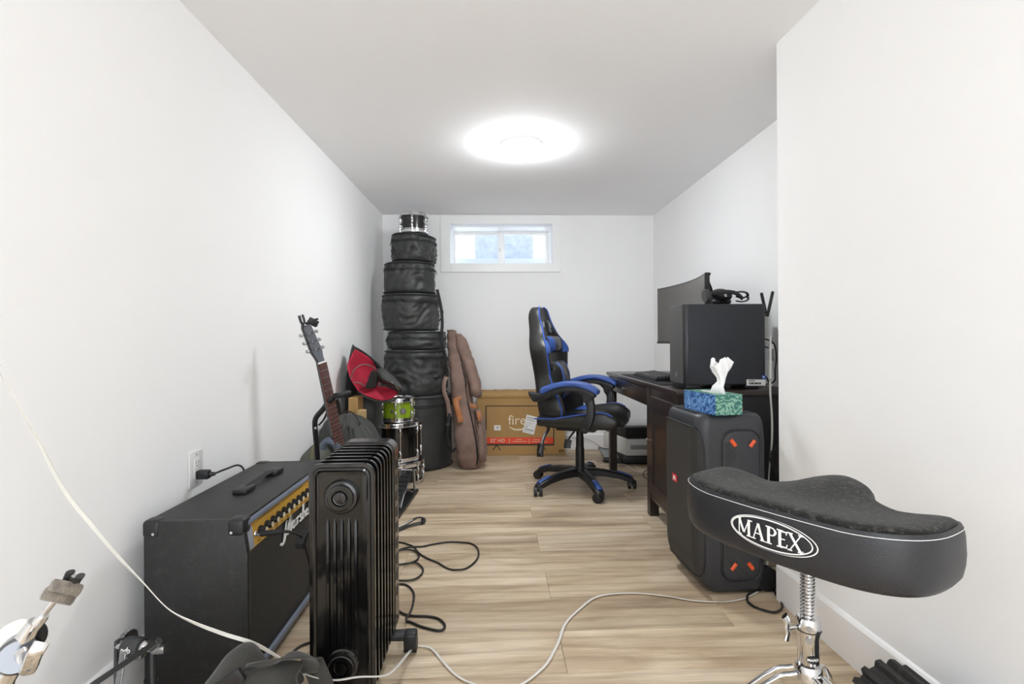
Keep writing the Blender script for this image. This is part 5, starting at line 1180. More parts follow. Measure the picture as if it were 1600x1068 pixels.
q = MB(); q.tube([fp(.1, .015, .025), fp(.3, .012, .10), fp(LB - .1, .018, .03)], .006, seg=8, sub=3, flat=.6); obj('side_rod', q, steel, pb)
for i in range(3):
    q = MB(); q.box(-.02, .02, -.014, .014, 0, .014, bev=.003, M=Matrix.Translation(fp(.12 + i * .16, .055, .023)) @ Matrix.Rotation(.6, 4, 'Z')); obj('rubber_block', q, rubber, pb)
# folded dark strap with loop
q = MB(); pts = [at(x, y, Z=z) for x, y, z in ((612, 830, .01), (625, 824, .012), (640, 815, .02), (652, 808.5, .028), (660, 809, .022), (661, 814, .012), (650, 818, .008), (636, 822, .006), (620, 829, .006))]
q.tube(pts, .013, seg=8, flat=.22, sub=5, upd=(0, 0, 1)); o = thing('folded_strap', 'dark folded instrument strap lying on the floor right of the radiator', 'strap', (pts[3].x, pts[3].y, 0)); obj('webbing', q, grey_ny, o)
q = MB(); q.tube([at(654, 808, Z=.030), at(661, 809, Z=.026), at(663.5, 813, Z=.016), at(659, 817, Z=.010)], .008, seg=8, flat=.4, sub=3); obj('leather_end', q, rubber, o)
q = MB(); q.tube([at(x, y, Z=.033) for x, y in ((622, 823), (634, 817.5), (645, 811.5))], .0018, seg=4); obj('pale_edge', q, print_w, o)

# ================================================================== PRINTER + TRAY UNDER THE DESK
pr = thing('printer', 'white and black desktop printer on the floor under the far end of the desk', 'printer', (1.19, 4.14, 0))
P0 = at(979, 720, Z=.0); py0, py1 = 3.985, 4.36; pxa, pxb = at(979, 700, Y=py0).x, 1.41
zt0 = at(979, 712, Y=py0).z; zt1 = at(979, 686, Y=py0).z; zt2 = at(979, 664, Y=py0).z
q = MB(); q.box(pxa - .03, pxb + .0, py0 - .01, py1 - .03, .001, zt0, bev=.012); obj('base_tray', q, blk, pr)
q = MB(); q.prism([(pxa, py0), (pxb, py0), (pxb, py1), (pxa - .10, py1)], lambda u, v, w: (u, v, w), zt0, zt1, bev=.008); obj('body', q, white_p, pr)
q = MB(); q.prism([(pxa + .01, py0 + .01), (pxb - .01, py0 + .01), (pxb - .01, py1), (pxa - .08, py1)], lambda u, v, w: (u, v, w), zt1, zt1 + .022, bev=.006); obj('scanner_bed', q, blk, pr)
q = MB(); q.prism([(pxa - .005, py0 + .005), (pxb - .01, py0 + .005), (pxb - .01, py1), (pxa - .09, py1)], lambda u, v, w: (u, v, w), zt1 + .023, zt2 - .02, bev=.006); obj('scanner_lid', q, blk, pr)
q = MB(); q.prism([(pxa + .03, py0 + .03), (pxb - .03, py0 + .03), (pxb - .03, py1 - .03), (pxa - .04, py1 - .03)], lambda u, v, w: (u, v, w), zt2 - .02, zt2 - .006, bev=.004); obj('document_feeder', q, mat('grey_plastic', '#b9b9b8', .35), pr)
q = MB(); q.box(pxa + .03, pxb - .04, py0 - .006, py0 + .001, zt0 + .05, zt0 + .085, bev=.002); obj('front_slot', q, mat('mid_grey_plastic', '#8b8d90', .3), pr)
tr = thing('wire_paper_tray', 'flat grey paper tray on the floor beneath the desk by the back wall', 'tray', (.93, 4.25, 0))
q = MB(); ta = [at(935, 700, Z=.05), at(975, 706, Z=.05), at(975, 717, Z=.02), at(944, 716, Z=.02)]
q.raw([p for p in ta], [(0, 1, 2, 3)]); obj('tray_plate', q, mat('tray_grey', '#9c9f9e', .3, .3), tr, smoothed=False, mods=[SOL(.008)])
q = MB(); q.tube([p + Vector((0, 0, .006)) for p in ta], .006, seg=6, closed=True); obj('tray_rim', q, mat('dark_grey_rim', '#4c4f50', .4), tr)
q = MB(); q.tube([at(943, 719, Z=.012), at(960, 721, Z=.012), at(978, 722, Z=.012)], .012, seg=8, flat=.9); obj('tray_foot', q, blk, tr)
for nm, lab_, pts, r_ in (
    ('printer_cable', 'white cable looping on the floor in front of the printer', [(1018, 704), (1004, 709), (993, 716), (990, 723), (995, 729), (1004, 733), (1016, 735)], .0028),
    ('printer_cable', 'white cable trailing from the tray along the floor to the desk leg', [(968, 719), (980, 728), (995, 737), (1008, 738), (1016, 734)], .0026),
    ('thin_white_cable', 'thin white cable on the floor along the back wall under the chair', [(883, 704), (886, 710), (895, 714), (902, 716)], .0022)):
    cable(nm, lab_, [at(x, y, Z=.004) for x, y in pts], r_, cord_w)
cable('brown_cable', 'short dark cable loop beside the middle desk leg', [at(x, y, Z=.005) for x, y in ((1018, 732), (1008, 735), (1005, 741), (1008, 746), (1017, 749))], .003, cord_b)
cable('wall_wire', 'thin grey wire rising along the back wall baseboard under the chair', [at(893, 684, Y=YB - .03), at(915, 685, Y=YB - .03), at(930, 692, Y=YB - .04), at(945, 703, Z=.06)], .0022, mat('grey_wire', '#8d8d88', .6))

# ================================================================== DRUM THRONE
vinyl = mat('black_vinyl', '#25262a', .42, var=.06, bump=.35, bscale=350)
suede = mat('black_velour', '#151412', .95, var=.3, vscale=14, bump=.8, bscale=300, dust='#98958e', dust_amt=.42, dscale=95, sheen=.12)
TC = Vector((.700, 1.12, 0)); TA = R(-59)
th = thing('drum_throne', 'black saddle-shaped drum throne with velour top on a chrome threaded post', 'stool', TC, TA)
# local: u along the seat's width (+x), v away from the viewer (+y)
plan = [(-.262, .02), (-.252, -.07), (-.215, -.125), (-.14, -.155), (0, -.168), (.14, -.155), (.215, -.125), (.252, -.07), (.262, .02), (.250, .075), (.205, .105), (.14, .105), (.09, .125), (.06, .175), (0, .198), (-.06, .175), (-.09, .125), (-.14, .105), (-.205, .105), (-.250, .075)]
PL = sm2(plan, 5)
def seat_z(u, v):
    d = .627
    lobes = .016 * math.exp(-((abs(u) - .0) / .07) ** 2) * max(0, min(1, (v + .02) / .15))
    thigh = -.016 * math.exp(-((abs(u) - .15) / .075) ** 2) * max(0, min(1, (v + .05) / .13))
    cant = .022 * max(0, (-v - .02) / .14) ** 1.5
    tips = .014 * max(0, (abs(u) - .14) / .12) ** 1.4
    return d + lobes + thigh + cant * .6 + tips
cen = Vector((0, .0))
def ringp(s_, z=None, dz=0): 
    o = []
    for u, v in PL:
        a, b = u * s_, (v - .01) * s_ + .01
        o.append(lo(a, b, (seat_z(a, b) + dz) if z is None else z))
    return o
q = MB()
rg = []
def edge(u, v): return seat_z(u, v) 
for s_, dz in ((.90, -.108), (.965, -.104), (.995, -.092), (1.01, -.072), (1.015, -.051), (1.01, -.026), (1.0, -.010), (.985, -.003), (.965, -.004), (.93, -.03), (.6, -.05)):
    rg.append([lo(u * s_, v * s_, max(seat_z(u, v) * .35 + .627 * .65 + dz if dz < -.05 else seat_z(u, v) + dz, 0)) for u, v in PL])
q.loft(rg); side = obj('seat_side', q, vinyl, th, world_=False, ang=60)
q = MB(); q.loft([ringp(s_, dz=dz) for s_, dz in ((.965, -.004), (.957, .002), (.935, .006), (.89, .009), (.78, .010), (.62, .010), (.45, .010), (.28, .010), (.12, .010), (.02, .010))]); obj('velour_top', q, suede, th, world_=False, ang=70)
q = MB(); q.tube([lo(u * 1.004, v * 1.004, seat_z(u, v) - .0105) for u, v in PL], .0007, closed=True, seg=5); obj('white_stitching', q, print_w, side, world_=False)
# emblem on the curved side
arcL = [0.0]
near = [(u, v) for u, v in PL if v < .02 and True]
near = sorted(near, key=lambda p: p[0])
for i in range(1, len(near)): arcL.append(arcL[-1] + math.hypot(near[i][0] - near[i - 1][0], near[i][1] - near[i - 1][1]))
def side_pt(s_, h, off=.0015):
    for i in range(1, len(near)):
        if arcL[i] >= s_ or i == len(near) - 1:
            t_ = (s_ - arcL[i - 1]) / max(1e-6, arcL[i] - arcL[i - 1]); u = near[i - 1][0] + (near[i][0] - near[i - 1][0]) * t_; v = near[i - 1][1] + (near[i][1] - near[i - 1][1]) * t_
            tu, tv = near[i][0] - near[i - 1][0], near[i][1] - near[i - 1][1]; l_ = math.hypot(tu, tv); nx, ny = tv / l_, -tu / l_
            prof = [(-.092, .995), (-.072, 1.01), (-.051, 1.015), (-.026, 1.01), (-.010, 1.0)]
            k = 1.0
            for (d0, k0), (d1, k1) in zip(prof, prof[1:]):
                if d0 <= h <= d1: k = k0 + (k1 - k0) * (h - d0) / (d1 - d0)
            zz = seat_z(u, v) + h if h > -.05 else seat_z(u, v) * .35 + .627 * .65 + h
            return lo(u * k + nx * off, v * k + ny * off, zz if h > -.05 else zz)
LS, LH = .392, -.050
def side_lin(s_, h, off):
    # blend so the print is straight between the stitched edge and the lower roll
    a, b = side_pt(s_, -.022, off), side_pt(s_, -.078, off); t_ = (-.022 - h) / .056
    p = a.lerp(b, t_); m_ = side_pt(s_, -.0505, off); bul = max(0, 1 - ((t_ - .5) / .5) ** 2)
    mid = a.lerp(b, .5); return p + (Vector((m_.x - mid.x, m_.y - mid.y, 0))) * bul
def ef_(off=.0022): return lambda u, v: side_lin(LS + u, LH + v, off)
q = MB()
for (ra, rb_, w_, du) in ((.082, .0250, .0024, 0), (.088, .0280, .0024, 0.003)):
    n = 64; A, B = [], []
    for i in range(n + 1):
        a = 2 * PI * i / n; ww = w_ * (1 if du == 0 else max(.12, abs(math.cos(a))))
        A.append(ef_()(du + (ra + ww / 2) * math.cos(a), (rb_ + ww / 2) * math.sin(a))); B.append(ef_()(du + (ra - ww / 2) * math.cos(a), (rb_ - ww / 2) * math.sin(a)))
    q.grid([A, B])
obj('oval_emblem', q, print_w, side, world_=False, smoothed=False)
q = MB(); EF0 = ef_(.0026); EF = lambda u, v: EF0(u * 1.12, v * .98)
def bar(x0, y0, x1, y1, w_): 
    n = 6; L_, R__ = [], []
    for i in range(n + 1):
        x, y = x0 + (x1 - x0) * i / n, y0 + (y1 - y0) * i / n; L_.append(EF(x - w_ / 2, y)); R__.append(EF(x + w_ / 2, y))
    q.grid([L_, R__])
def serif(x, y, w_=.010): put_quad(q, x - w_ / 2, x + w_ / 2, y - .0011, y + .0011, EF)
hh = .0145; W5 = -.050; T = .0052; t1 = .0024
xM, xA, xP, xE, xX = -.048, -.020, .004, .024, .046
bar(xM - .010, -hh, xM - .010, hh, t1); bar(xM + .010, -hh, xM + .010, hh, T); bar(xM - .010, hh, xM, -hh * .7, T); bar(xM + .010, hh, xM, -hh * .7, t1); serif(xM - .010, -hh); serif(xM + .010, -hh); serif(xM - .011, hh, .009); serif(xM + .012, hh, .009)
bar(xA - .009, -hh, xA, hh, t1); bar(xA + .009, -hh, xA, hh, T); put_quad(q, xA - .005, xA + .005, -.005, -.003, EF); serif(xA - .009, -hh, .009); serif(xA + .009, -hh, .010)
bar(xP - .004, -hh, xP - .004, hh, T); put_stroke(q, [(xP - .004, hh - .001), (xP + .004, hh - .001), (xP + .0085, .0075), (xP + .004, .001), (xP - .003, .001)], [.002, .0025, .0048, .0025, .002], EF, sub=3); serif(xP - .004, -hh, .011); serif(xP - .005, hh, .009)
bar(xE - .004, -hh, xE - .004, hh, T); put_quad(q, xE - .004, xE + .008, hh - .0025, hh, EF); put_quad(q, xE - .004, xE + .008, -hh, -hh + .0025, EF); put_quad(q, xE - .002, xE + .005, -.001, .0012, EF); bar(xE + .007, hh - .006, xE + .008, hh, .002); bar(xE + .007, -hh, xE + .0085, -hh + .007, .002); serif(xE - .004, -hh, .011); serif(xE - .004, hh, .011)
bar(xX - .009, hh, xX + .009, -hh, T); bar(xX - .009, -hh, xX + .009, hh, t1); serif(xX - .009, hh); serif(xX + .009, hh, .008); serif(xX - .009, -hh, .008); serif(xX + .009, -hh)
put_text(q, '®', .007, lambda u, v: EF(.058 + u, -.0135 + v))
obj('emblem_lettering', q, print_w, side, world_=False, smoothed=False)
# post and base
pp = Vector((-.005, .012, 0))
q = MB(); q.cyl(pp + Vector((0, 0, .495)), pp + Vector((0, 0, .520)), .05, seg=24); obj('mounting_plate', q, blk, th, world_=False)
q = MB(); seg = 24; tw = .0078
rings = []; n = int(.22 / tw) * 8
for i in range(n + 1):
    z = .30 + .22 * i / n; rings.append([pp + Vector(((.0138 + .0024 * math.cos(2 * PI * (z / tw) - a)) * math.cos(a), (.0138 + .0024 * math.cos(2 * PI * (z / tw) - a)) * math.sin(a), z)) for a in [2 * PI * k / seg for k in range(seg)]])
q.loft(rings); obj('threaded_rod', q, chrome, th, world_=False, ang=60)
Tp = Matrix.Translation(pp)
q = MB(); q.lathe([(.001, .20), (.0165, .20), (.0165, .32), (.001, .32)], 24, Tp); q.lathe([(.018, .245), (.022, .25), (.022, .315), (.0255, .330), (.0255, .350), (.022, .358), (.016, .358), (.016, .32)], 32, Tp); cl = obj('post_clamp', q, chrome, th, world_=False, ang=40)
q = MB(); q.torus((0, 0, .331), .0257, .0012, 32, 6, Tp); obj('clamp_gap', q, blk, cl, world_=False)
vd = Matrix.Rotation(-TA, 3, 'Z') @ Vector((-.45, -.9, 0)).normalized()
for z_, r_ in ((.342, .0065), (.316, .0075)):
    q = MB(); c = pp + vd * .023 + Vector((0, 0, z_)); q.cyl(c, c + vd * .005, r_, seg=12); obj('clamp_bolt', q, steel, cl, world_=False)
wd_ = Matrix.Rotation(-TA, 3, 'Z') @ Vector((-1, -.15, 0)).normalized()
q = MB(); c = pp + Vector((0, 0, .338)); q.cyl(c + wd_ * .022, c + wd_ * .052, .005, seg=10)
q.tube([c + wd_ * .055 + Vector((0, 0, -.028)), c + wd_ * .050 + Vector((0, 0, -.010)), c + wd_ * .053, c + wd_ * .052 + Vector((0, 0, .012)), c + wd_ * .060 + Vector((0, 0, .028))], .0095, seg=10, flat=.5, sub=3); obj('wing_bolt', q, chrome, th, world_=False)
# small oval on the tube
q = MB(); vd2 = Matrix.Rotation(-TA, 3, 'Z') @ Vector((-.1, -1, 0)).normalized(); sd2 = Vector((-vd2.y, vd2.x, 0))
def cylp(u, v, off=.0005): a = u / .022; return pp + (vd2 * math.cos(a) + sd2 * math.sin(a)) * (.0222 + off) + Vector((0, 0, .272 + v))
q.grid([[cylp(r_ * .014 * math.cos(a), r_ * .0085 * math.sin(a), .0006) for a in [2 * PI * k / 28 for k in range(29)]] for r_ in (.02, .5, 1)]); sm_ = obj('post_emblem', q, blk, cl, world_=False)
q = MB(); put_text(q, 'MAPEX', .0078, lambda u, v: cylp(u, v, .001), bold=.0002); obj('emblem_lettering', q, print_w, sm_, world_=False, smoothed=False)
q = MB(); q.lathe([(.023, .215), (.028, .22), (.028, .245), (.024, .252), (.020, .252)], 32, Tp); obj('leg_collar', q, chrome, th, world_=False, ang=40)
for k in range(3):
    a = R(165 + 120 * k) - TA; dr_ = Vector((math.cos(a), math.sin(a), 0)); sdv = Vector((-dr_.y, dr_.x, 0))
    q = MB()
    for s in (-1, 1):
        q.tube([pp + dr_ * .028 + sdv * s * .012 + Vector((0, 0, .235)), pp + dr_ * .09 + sdv * s * .014 + Vector((0, 0, .205)), pp + dr_ * .27 + sdv * s * .014 + Vector((0, 0, .030))], .0065, seg=8, sub=4, flat=.5)
    lg_ = obj('leg', q, chrome, th, world_=False); 
    q = MB(); q.tube([pp + dr_ * .022 + Vector((0, 0, .07)), pp + dr_ * .16 + Vector((0, 0, .135))], .008, seg=8, flat=.4); obj('leg_brace', q, chrome, th, world_=False)
    q = MB(); q.tube([pp + dr_ * .265 + Vector((0, 0, .036)), pp + dr_ * .295 + Vector((0, 0, .016))], .017, seg=12); obj('rubber_foot', q, rubber, th, world_=False)
q = MB(); q.lathe([(.001, .055), (.020, .055), (.020, .09), (.014, .095), (.014, .215), (.001, .215)], 24, Tp); obj('lower_post', q, chrome, th, world_=False)

# ribbed roller at the lower right edge
rr_ = thing('ribbed_roller', 'black ribbed rubber roller lying against the right wall behind the throne', 'roller', (.955, 1.07, 0))
q = MB(); prof = []
n = 96
def rib(a): return .088 + .0065 * (1 if math.sin(a * 15) > .1 else -1) 
rings = []
for y, s_ in ((.90, .93), (.905, 1), (1.235, 1), (1.24, .93)):
    rings.append([Vector((.968 + rib(2 * PI * k / n) * s_ * math.cos(2 * PI * k / n), y, .0955 + rib(2 * PI * k / n) * s_ * math.sin(2 * PI * k / n))) for k in range(n)])
q.loft(rings); obj('ribbed_tube', q, mat('dusty_rubber', '#252321', .75, var=.2, dust='#77726a', dust_amt=.3), rr_, ang=25)
q = MB(); q.cyl((.968, .895, .0955), (.968, 1.245, .0955), .045, seg=24); obj('core', q, rubber, rr_)

# ================================================================== CYMBAL STAND TOP (lower left)
cs = thing('cymbal_stand', 'chrome cymbal stand with felts and black wing nut at the lower left', 'stand', (-.60, .62, 0))
def cp_(px, py, Y_=.62): return at(px, py, Y=Y_)
A, B = cp_(44, 989), cp_(116, 899); ad = (B - A).normalized()
def frame_at(p, z): 
    x = z.orthogonal().normalized(); y = z.cross(x); M = Matrix((x, y, z)).transposed().to_4x4(); M.translation = p; return M
q = MB(); q.cyl(A, B, .0035, seg=14); obj('rod', q, chrome, cs)
q = MB(); S0, S1 = cp_(40, 994), cp_(70, 960); q.lathe([(.0075, 0), (.0065, .02), (.0058, (S1 - S0).length - .004), (.0045, (S1 - S0).length)], 20, frame_at(S0, (S1 - S0).normalized())); obj('sleeve', q, chrome, cs)
felt = mat('grey_felt', '#6e665c', .98, var=.35, vscale=90, bump=1.0, bscale=400, sheen=.4)
fn_ = Vector((.20, .70, .95)).normalized()
for i, (px, py, r_, h_) in enumerate(((92, 931, .0168, .0135), (103, 918, .0162, .0125))):
    q = MB(); q.lathe([(.003, -h_ / 2), (r_ * .93, -h_ / 2), (r_, -h_ / 4), (r_, h_ / 4), (r_ * .93, h_ / 2), (.003, h_ / 2)], 30, frame_at(cp_(px, py), fn_)); obj('felt_washer', q, felt, cs)
q = MB(); q.lathe([(.002, 0), (.012, 0), (.012, .003), (.002, .003)], 24, frame_at(cp_(91, 937.5), fn_)); obj('metal_washer', q, steel, cs)
q = MB()
for (x0, y0, x1, y1) in ((104, 907, 110, 893), (119, 908, 126, 899)): q.tube([cp_(x0, y0), cp_((x0 + x1) / 2, (y0 + y1) / 2), cp_(x1, y1)], .0062, seg=10, flat=.6)
q.tube([cp_(106, 907), cp_(113, 909), cp_(121, 908)], .005, seg=10); obj('wing_nut', q, blk, cs)
T0 = cp_(30, 1020)
q = MB(); q.lathe([(.003, -.016), (.017, -.016), (.020, -.012), (.020, .012), (.017, .016), (.003, .016)], 28, frame_at(T0, Vector((.55, -.8, .2)).normalized())); tb2 = obj('tilter', q, mat('cast_chrome', '#77787b', .22, 1.0, var=.05), cs)
q = MB(); q.lathe([(.012, 0), (.009, .022), (.0072, .038)], 24, frame_at(cp_(28, 1014), (A - cp_(28, 1014)).normalized())); obj('tilter_neck', q, chrome, cs)
q = MB(); n0 = frame_at(cp_(36, 1022, .60), Vector((.75, -.65, .1)).normalized()); q.lathe([(.002, 0), (.008, 0), (.007, .012), (.002, .012)], 16, n0)
q.tube([cp_(66, 1003, .59), cp_(58, 1016, .585), cp_(52, 1026, .585), cp_(47, 1040, .59), cp_(42, 1050, .60)], .0075, seg=10, flat=.45, sub=3, upd=(.6, -.7, .2)); obj('wing_bolt', q, chrome, tb2)
q = MB(); q.lathe([(.002, 0), (.017, 0), (.018, .003), (.018, .008), (.016, .010), (.002, .011)], 32, frame_at(cp_(22, 993, .66), Vector((-.15, -.35, .9)).normalized())); obj('round_cap', q, white_p, cs)
q = MB(); q.lathe([(.002, -.012), (.0165, -.012), (.017, -.001), (.002, -.001)], 32, frame_at(cp_(22, 996, .66), Vector((-.15, -.35, .9)).normalized())); obj('cap_base', q, steel, cs)
q = MB(); q.ell(cp_(61, 990, .64), (.0085, .008, .014), 16, 10); obj('rubber_knob', q, rubber, cs)
T1 = cp_(6, 1062)
q = MB(); q.tube([T0, T1, Vector((T1.x - .01, .62, T1.z - .04)), Vector((T1.x - .01, .62, .32))], .011, seg=16); q.cyl((T1.x - .01, .62, .50), (T1.x - .01, .62, .12), .0145, seg=20); obj('upper_tube', q, chrome, cs)
q = MB(); q.cyl((T1.x - .01, .62, .47), (T1.x - .01, .62, .50), .019, seg=20); q.cyl((T1.x - .01, .62, .30), (T1.x - .01, .62, .33), .021, seg=20); o = obj('tube_collar', q, chrome, cs); o['kind'] = 'stuff'
for k in range(3):
    a = R(30 + 120 * k); d = Vector((math.cos(a), math.sin(a), 0)); b0 = Vector((T1.x - .01, .62, 0))
    q = MB(); q.tube([b0 + d * .018 + Vector((0, 0, .31)), b0 + d * .10 + Vector((0, 0, .20)), b0 + d * .22 + Vector((0, 0, .018))], .008, seg=8, sub=3); obj('leg', q, chrome, cs)
    q = MB(); q.tube([b0 + d * .016 + Vector((0, 0, .13)), b0 + d * .13 + Vector((0, 0, .155))], .006, seg=8, flat=.5); obj('leg_brace', q, chrome, cs)
    q = MB(); q.tube([b0 + d * .215 + Vector((0, 0, .022)), b0 + d * .24 + Vector((0, 0, .013))], .013, seg=10); obj('rubber_foot', q, rubber, cs)

# ================================================================== BASS DRUM PEDAL (in front of the amplifier)
bp_ = thing('bass_drum_pedal', 'chain-drive bass drum pedal standing in front of the amplifier by the left wall', 'pedal', (-.90, 1.25, 0))
YP = 1.30
c = at(212, 1010, Y=YP); dxp = Vector((.985, -.17, 0)).normalized()
q = MB(); q.cyl(c - dxp * .055, c + dxp * .05, .009, seg=18); obj('axle', q, chrome, bp_)
Ma = frame_at(c - dxp * .005, dxp)
q = MB(); q.lathe([(.004, -.022), (.021, -.022), (.023, -.019), (.023, .019), (.021, .022), (.004, .022)], 30, Ma); hb = obj('cam_hub', q, mat('dark_grey_hub', '#3a3b3d', .5), bp_)
q = MB(); hv = Vector((-.05, -1, -.12)); 
def hubp(u, v): a = v / .0235; dn = Vector((0, 0, -1)); up_ = (Vector((0, -1, 0)) - dxp * Vector((0, -1, 0)).dot(dxp)).normalized(); zz = dxp.cross(up_).normalized(); zz = zz if zz.z > 0 else -zz; return c - dxp * .005 + dxp * u + (up_ * math.cos(a) + zz * math.sin(a)) * .0238
put_text(q, 'pdp', .018, lambda u, v: hubp(u - .002, v + .004), bold=.0005, shear=.2); obj('hub_lettering', q, print_w, hb, smoothed=False)
q = MB(); q.lathe([(.009, .022), (.015, .022), (.017, .026), (.017, .034), (.012, .040), (.009, .040)], 24, Ma); obj('collar', q, chrome, bp_)
q = MB(); q.box(-.02, .02, -.012, .012, -.028, -.012, bev=.004, M=Matrix.Translation(c + dxp * .0)); obj('clamp_block', q, steel, hb)
q = MB(); p = c + dxp * .062; q.cyl(p + Vector((0, 0, -.012)), p + Vector((0, 0, .026)), .0045, seg=12); q.box(-.014, .018, -.009, .009, -.010, .008, bev=.004, M=Matrix.Translation(p)); obj('drum_key_bolt', q, steel, bp_)
# sprocket with chain over it
sc_ = at(200, 999, Y=YP + .03)
q = MB(); 
pts = []
for k in range(40):
    a = 2 * PI * k / 40; r_ = .026 if k % 2 else .0225; pts.append((r_ * math.cos(a), r_ * math.sin(a)))
Ms = frame_at(sc_, dxp); q.prism(pts, lambda u, v, w: Ms @ Vector((u, v, w)), -.006, .006); obj('sprocket', q, steel, bp_)
cst = at(203, 1038, Y=YP - .03)
nlk = 16; A_ = c + Vector((-.012, -.026, .0)); Bc = at(184, 1078, Y=YP - .07)
for k in range(nlk):
    t_ = k / nlk; p = A_.lerp(Bc, t_); p2 = A_.lerp(Bc, t_ + .9 / nlk)
    q = MB(); w_ = .005
    for s in (-1, 1): q.tube([p + dxp * s * w_, p2 + dxp * s * w_], .0036, seg=6, flat=.5)
    q.cyl(p - dxp * w_, p + dxp * w_, .0034, seg=8); obj('chain_link', q, steel, bp_)
for s in (-1, 1):
    xx = c + dxp * s * .05
    q = MB(); q.tube([xx + Vector((0, 0, .012)), xx + Vector((0, -.002, -.05)), Vector((xx.x, xx.y - .0, .012))], .009, seg=10, flat=.7); obj('post', q, mat('dark_steel', '#55585c', .3, .8), bp_)
q = MB(); q.box(c.x - .075, c.x + .075, c.y - .32, c.y + .05, .001, .010, bev=.003); obj('base_plate', q, mat('dark_steel', '#55585c', .3, .8), bp_)
# long flat bar running toward the viewer, then down to the heel plate
q = MB(); b1 = at(246, 1001, Y=1.272); b2 = at(144, 1070, Y=1.14); b3 = at(98, 1106, Y=1.07); b4 = Vector((b3.x - .01, b3.y - .04, .02))
q.tube([b1, b1.lerp(b2, .5), b2, b3, b3 + Vector((-.004, -.02, -.03)), b4], .0095, seg=4, flat=.8, upd=(0, 0, 1)); obj('flat_bar', q, mat('black_painted_bar', '#1d1d1e', .35), bp_)
q = MB(); q.tube([at(236, 1012, Y=1.275), at(243, 1006, Y=1.27), at(249, 1000, Y=1.27)], .008, seg=10); obj('bar_joint', q, steel, bp_)
q = MB(); q.prism([(c.x - .045, c.y - .30), (c.x + .045, c.y - .30), (c.x + .038, c.y - .06), (c.x - .038, c.y - .06)], lambda u, v, w: (u, v, .02 + w + .06 * (v - c.y + .30) / .24), 0, .008, bev=.002); obj('footboard', q, steel, bp_)

# ================================================================== BLACK FABRIC BAG HEAP (bottom left)
fab = mat('charcoal_canvas', '#34332f', .85, var=.22, vscale=10, bump=.7, bscale=120, sheen=.15)
hb_, b_ = soft_lump('charcoal_cloth_bag', 'charcoal canvas bag with looped straps heaped in front of the amplifier', 'bag', (-.57, 1.15, 0), [(.001, -.57, 1.15, .15, .10), (.04, -.57, 1.15, .17, .12), (.10, -.57, 1.15, .16, .115), (.15, -.575, 1.16, .125, .09), (.185, -.58, 1.165, .07, .05), (.198, -.58, 1.17, .02, .015)], fab, 11, .025)
sheet('folded_flap', [[(306, 1090, 1.12), (345, 1095, 1.06), (395, 1095, 1.05), (430, 1085, 1.08)], [(330, 1058, 1.14), (355, 1055, 1.10), (392, 1052, 1.09), (416, 1050, 1.12)], [(356, 1026, 1.17), (372, 1020, 1.15), (392, 1022, 1.14), (411, 1030, 1.16)], [(376, 1009, 1.20), (386, 1005, 1.19), (396, 1006, 1.19), (405, 1012, 1.20)]], fab, hb_, .008)
sheet('folded_flap', [[(372, 1072, 1.06), (400, 1078, 1.03), (440, 1080, 1.04), (470, 1078, 1.06)], [(380, 1050, 1.08), (410, 1046, 1.06), (440, 1050, 1.06), (462, 1058, 1.08)], [(386, 1039, 1.11), (420, 1034, 1.09), (450, 1032, 1.09), (476, 1032, 1.11)]], fab, hb_, .008)
q = MB(); q.tube([at(x, y, Y=d) for x, y, d in ((395, 1048, 1.07), (420, 1036, 1.06), (450, 1026, 1.07), (474, 1022, 1.10), (485, 1030, 1.14), (480, 1044, 1.17), (464, 1056, 1.16), (448, 1068, 1.12))], .022, seg=10, flat=.14, sub=5, upd=(.35, .55, .75)); obj('loop_strap', q, fab, hb_)
q = MB(); q.tube([at(x, y, Y=d) for x, y, d in ((486, 1030, 1.18), (494, 1048, 1.19), (505, 1075, 1.2), (510, 1100, 1.2))], .028, seg=10, flat=.16, sub=4, upd=(0, 1, .3)); obj('loop_strap', q, fab, hb_)
q = MB(); q.box(-.02, .02, -.006, .006, -.014, .014, bev=.003, M=Matrix.Translation(at(366, 1060, Y=1.045)) @ Matrix.Rotation(-.6, 4, 'Y')); obj('strap_slider', q, blk, hb_)
q = MB(); q.tube([at(322, 1075, Y=1.08), at(350, 1062, Y=1.065), at(385, 1046, Y=1.055), at(408, 1041, Y=1.06)], .0016, seg=5, sub=4); obj('edge_piping', q, blk_web, hb_)

# ================================================================== CABLES
def fc(pts, z=.0045): return [at(x, y, Z=z) for x, y in pts]
def zc(pts, z=.0045): return [at(590 + x / 3.843, 790 + y / 3.843, Z=z) for x, y in pts]
cable('heater_cord', 'long black cord with a wide loop lying on the floor right of the radiator', zc([(60, 205), (115, 215), (165, 225), (215, 245), (250, 285), (300, 315), (360, 340), (420, 375), (470, 383), (530, 375), (580, 340), (605, 300), (600, 255), (560, 225), (500, 218), (420, 217), (340, 228), (270, 243), (200, 246), (150, 256), (118, 270), (80, 290)]), .0042, cord_b)
cable('heater_cord', 'black cord in two small coils just beside the radiator fins', zc([(70, 300), (118, 272), (160, 263), (210, 266), (245, 290), (240, 320), (200, 340), (150, 350), (118, 350), (80, 356), (118, 353), (170, 345), (230, 341), (268, 370), (270, 400), (240, 430), (190, 447), (118, 447), (60, 440)], .0075), .0040, cord_b)
cable('heater_cord', 'black cord curving down to the rear caster of the radiator', zc([(70, 480), (118, 470), (160, 471), (195, 490), (218, 530), (212, 590), (192, 645)]) + [at(636, 962, Z=.05), at(634.5, 968, Z=.07)], .0042, cord_b)
cable('heater_cord', 'black cord with a hairpin loop in front of the radiator caster', zc([(80, 600), (118, 625), (160, 650), (220, 660), (300, 663), (360, 675), (398, 705), (400, 735), (370, 748), (310, 738), (250, 720), (205, 700), (170, 690)]), .0046, cord_b)
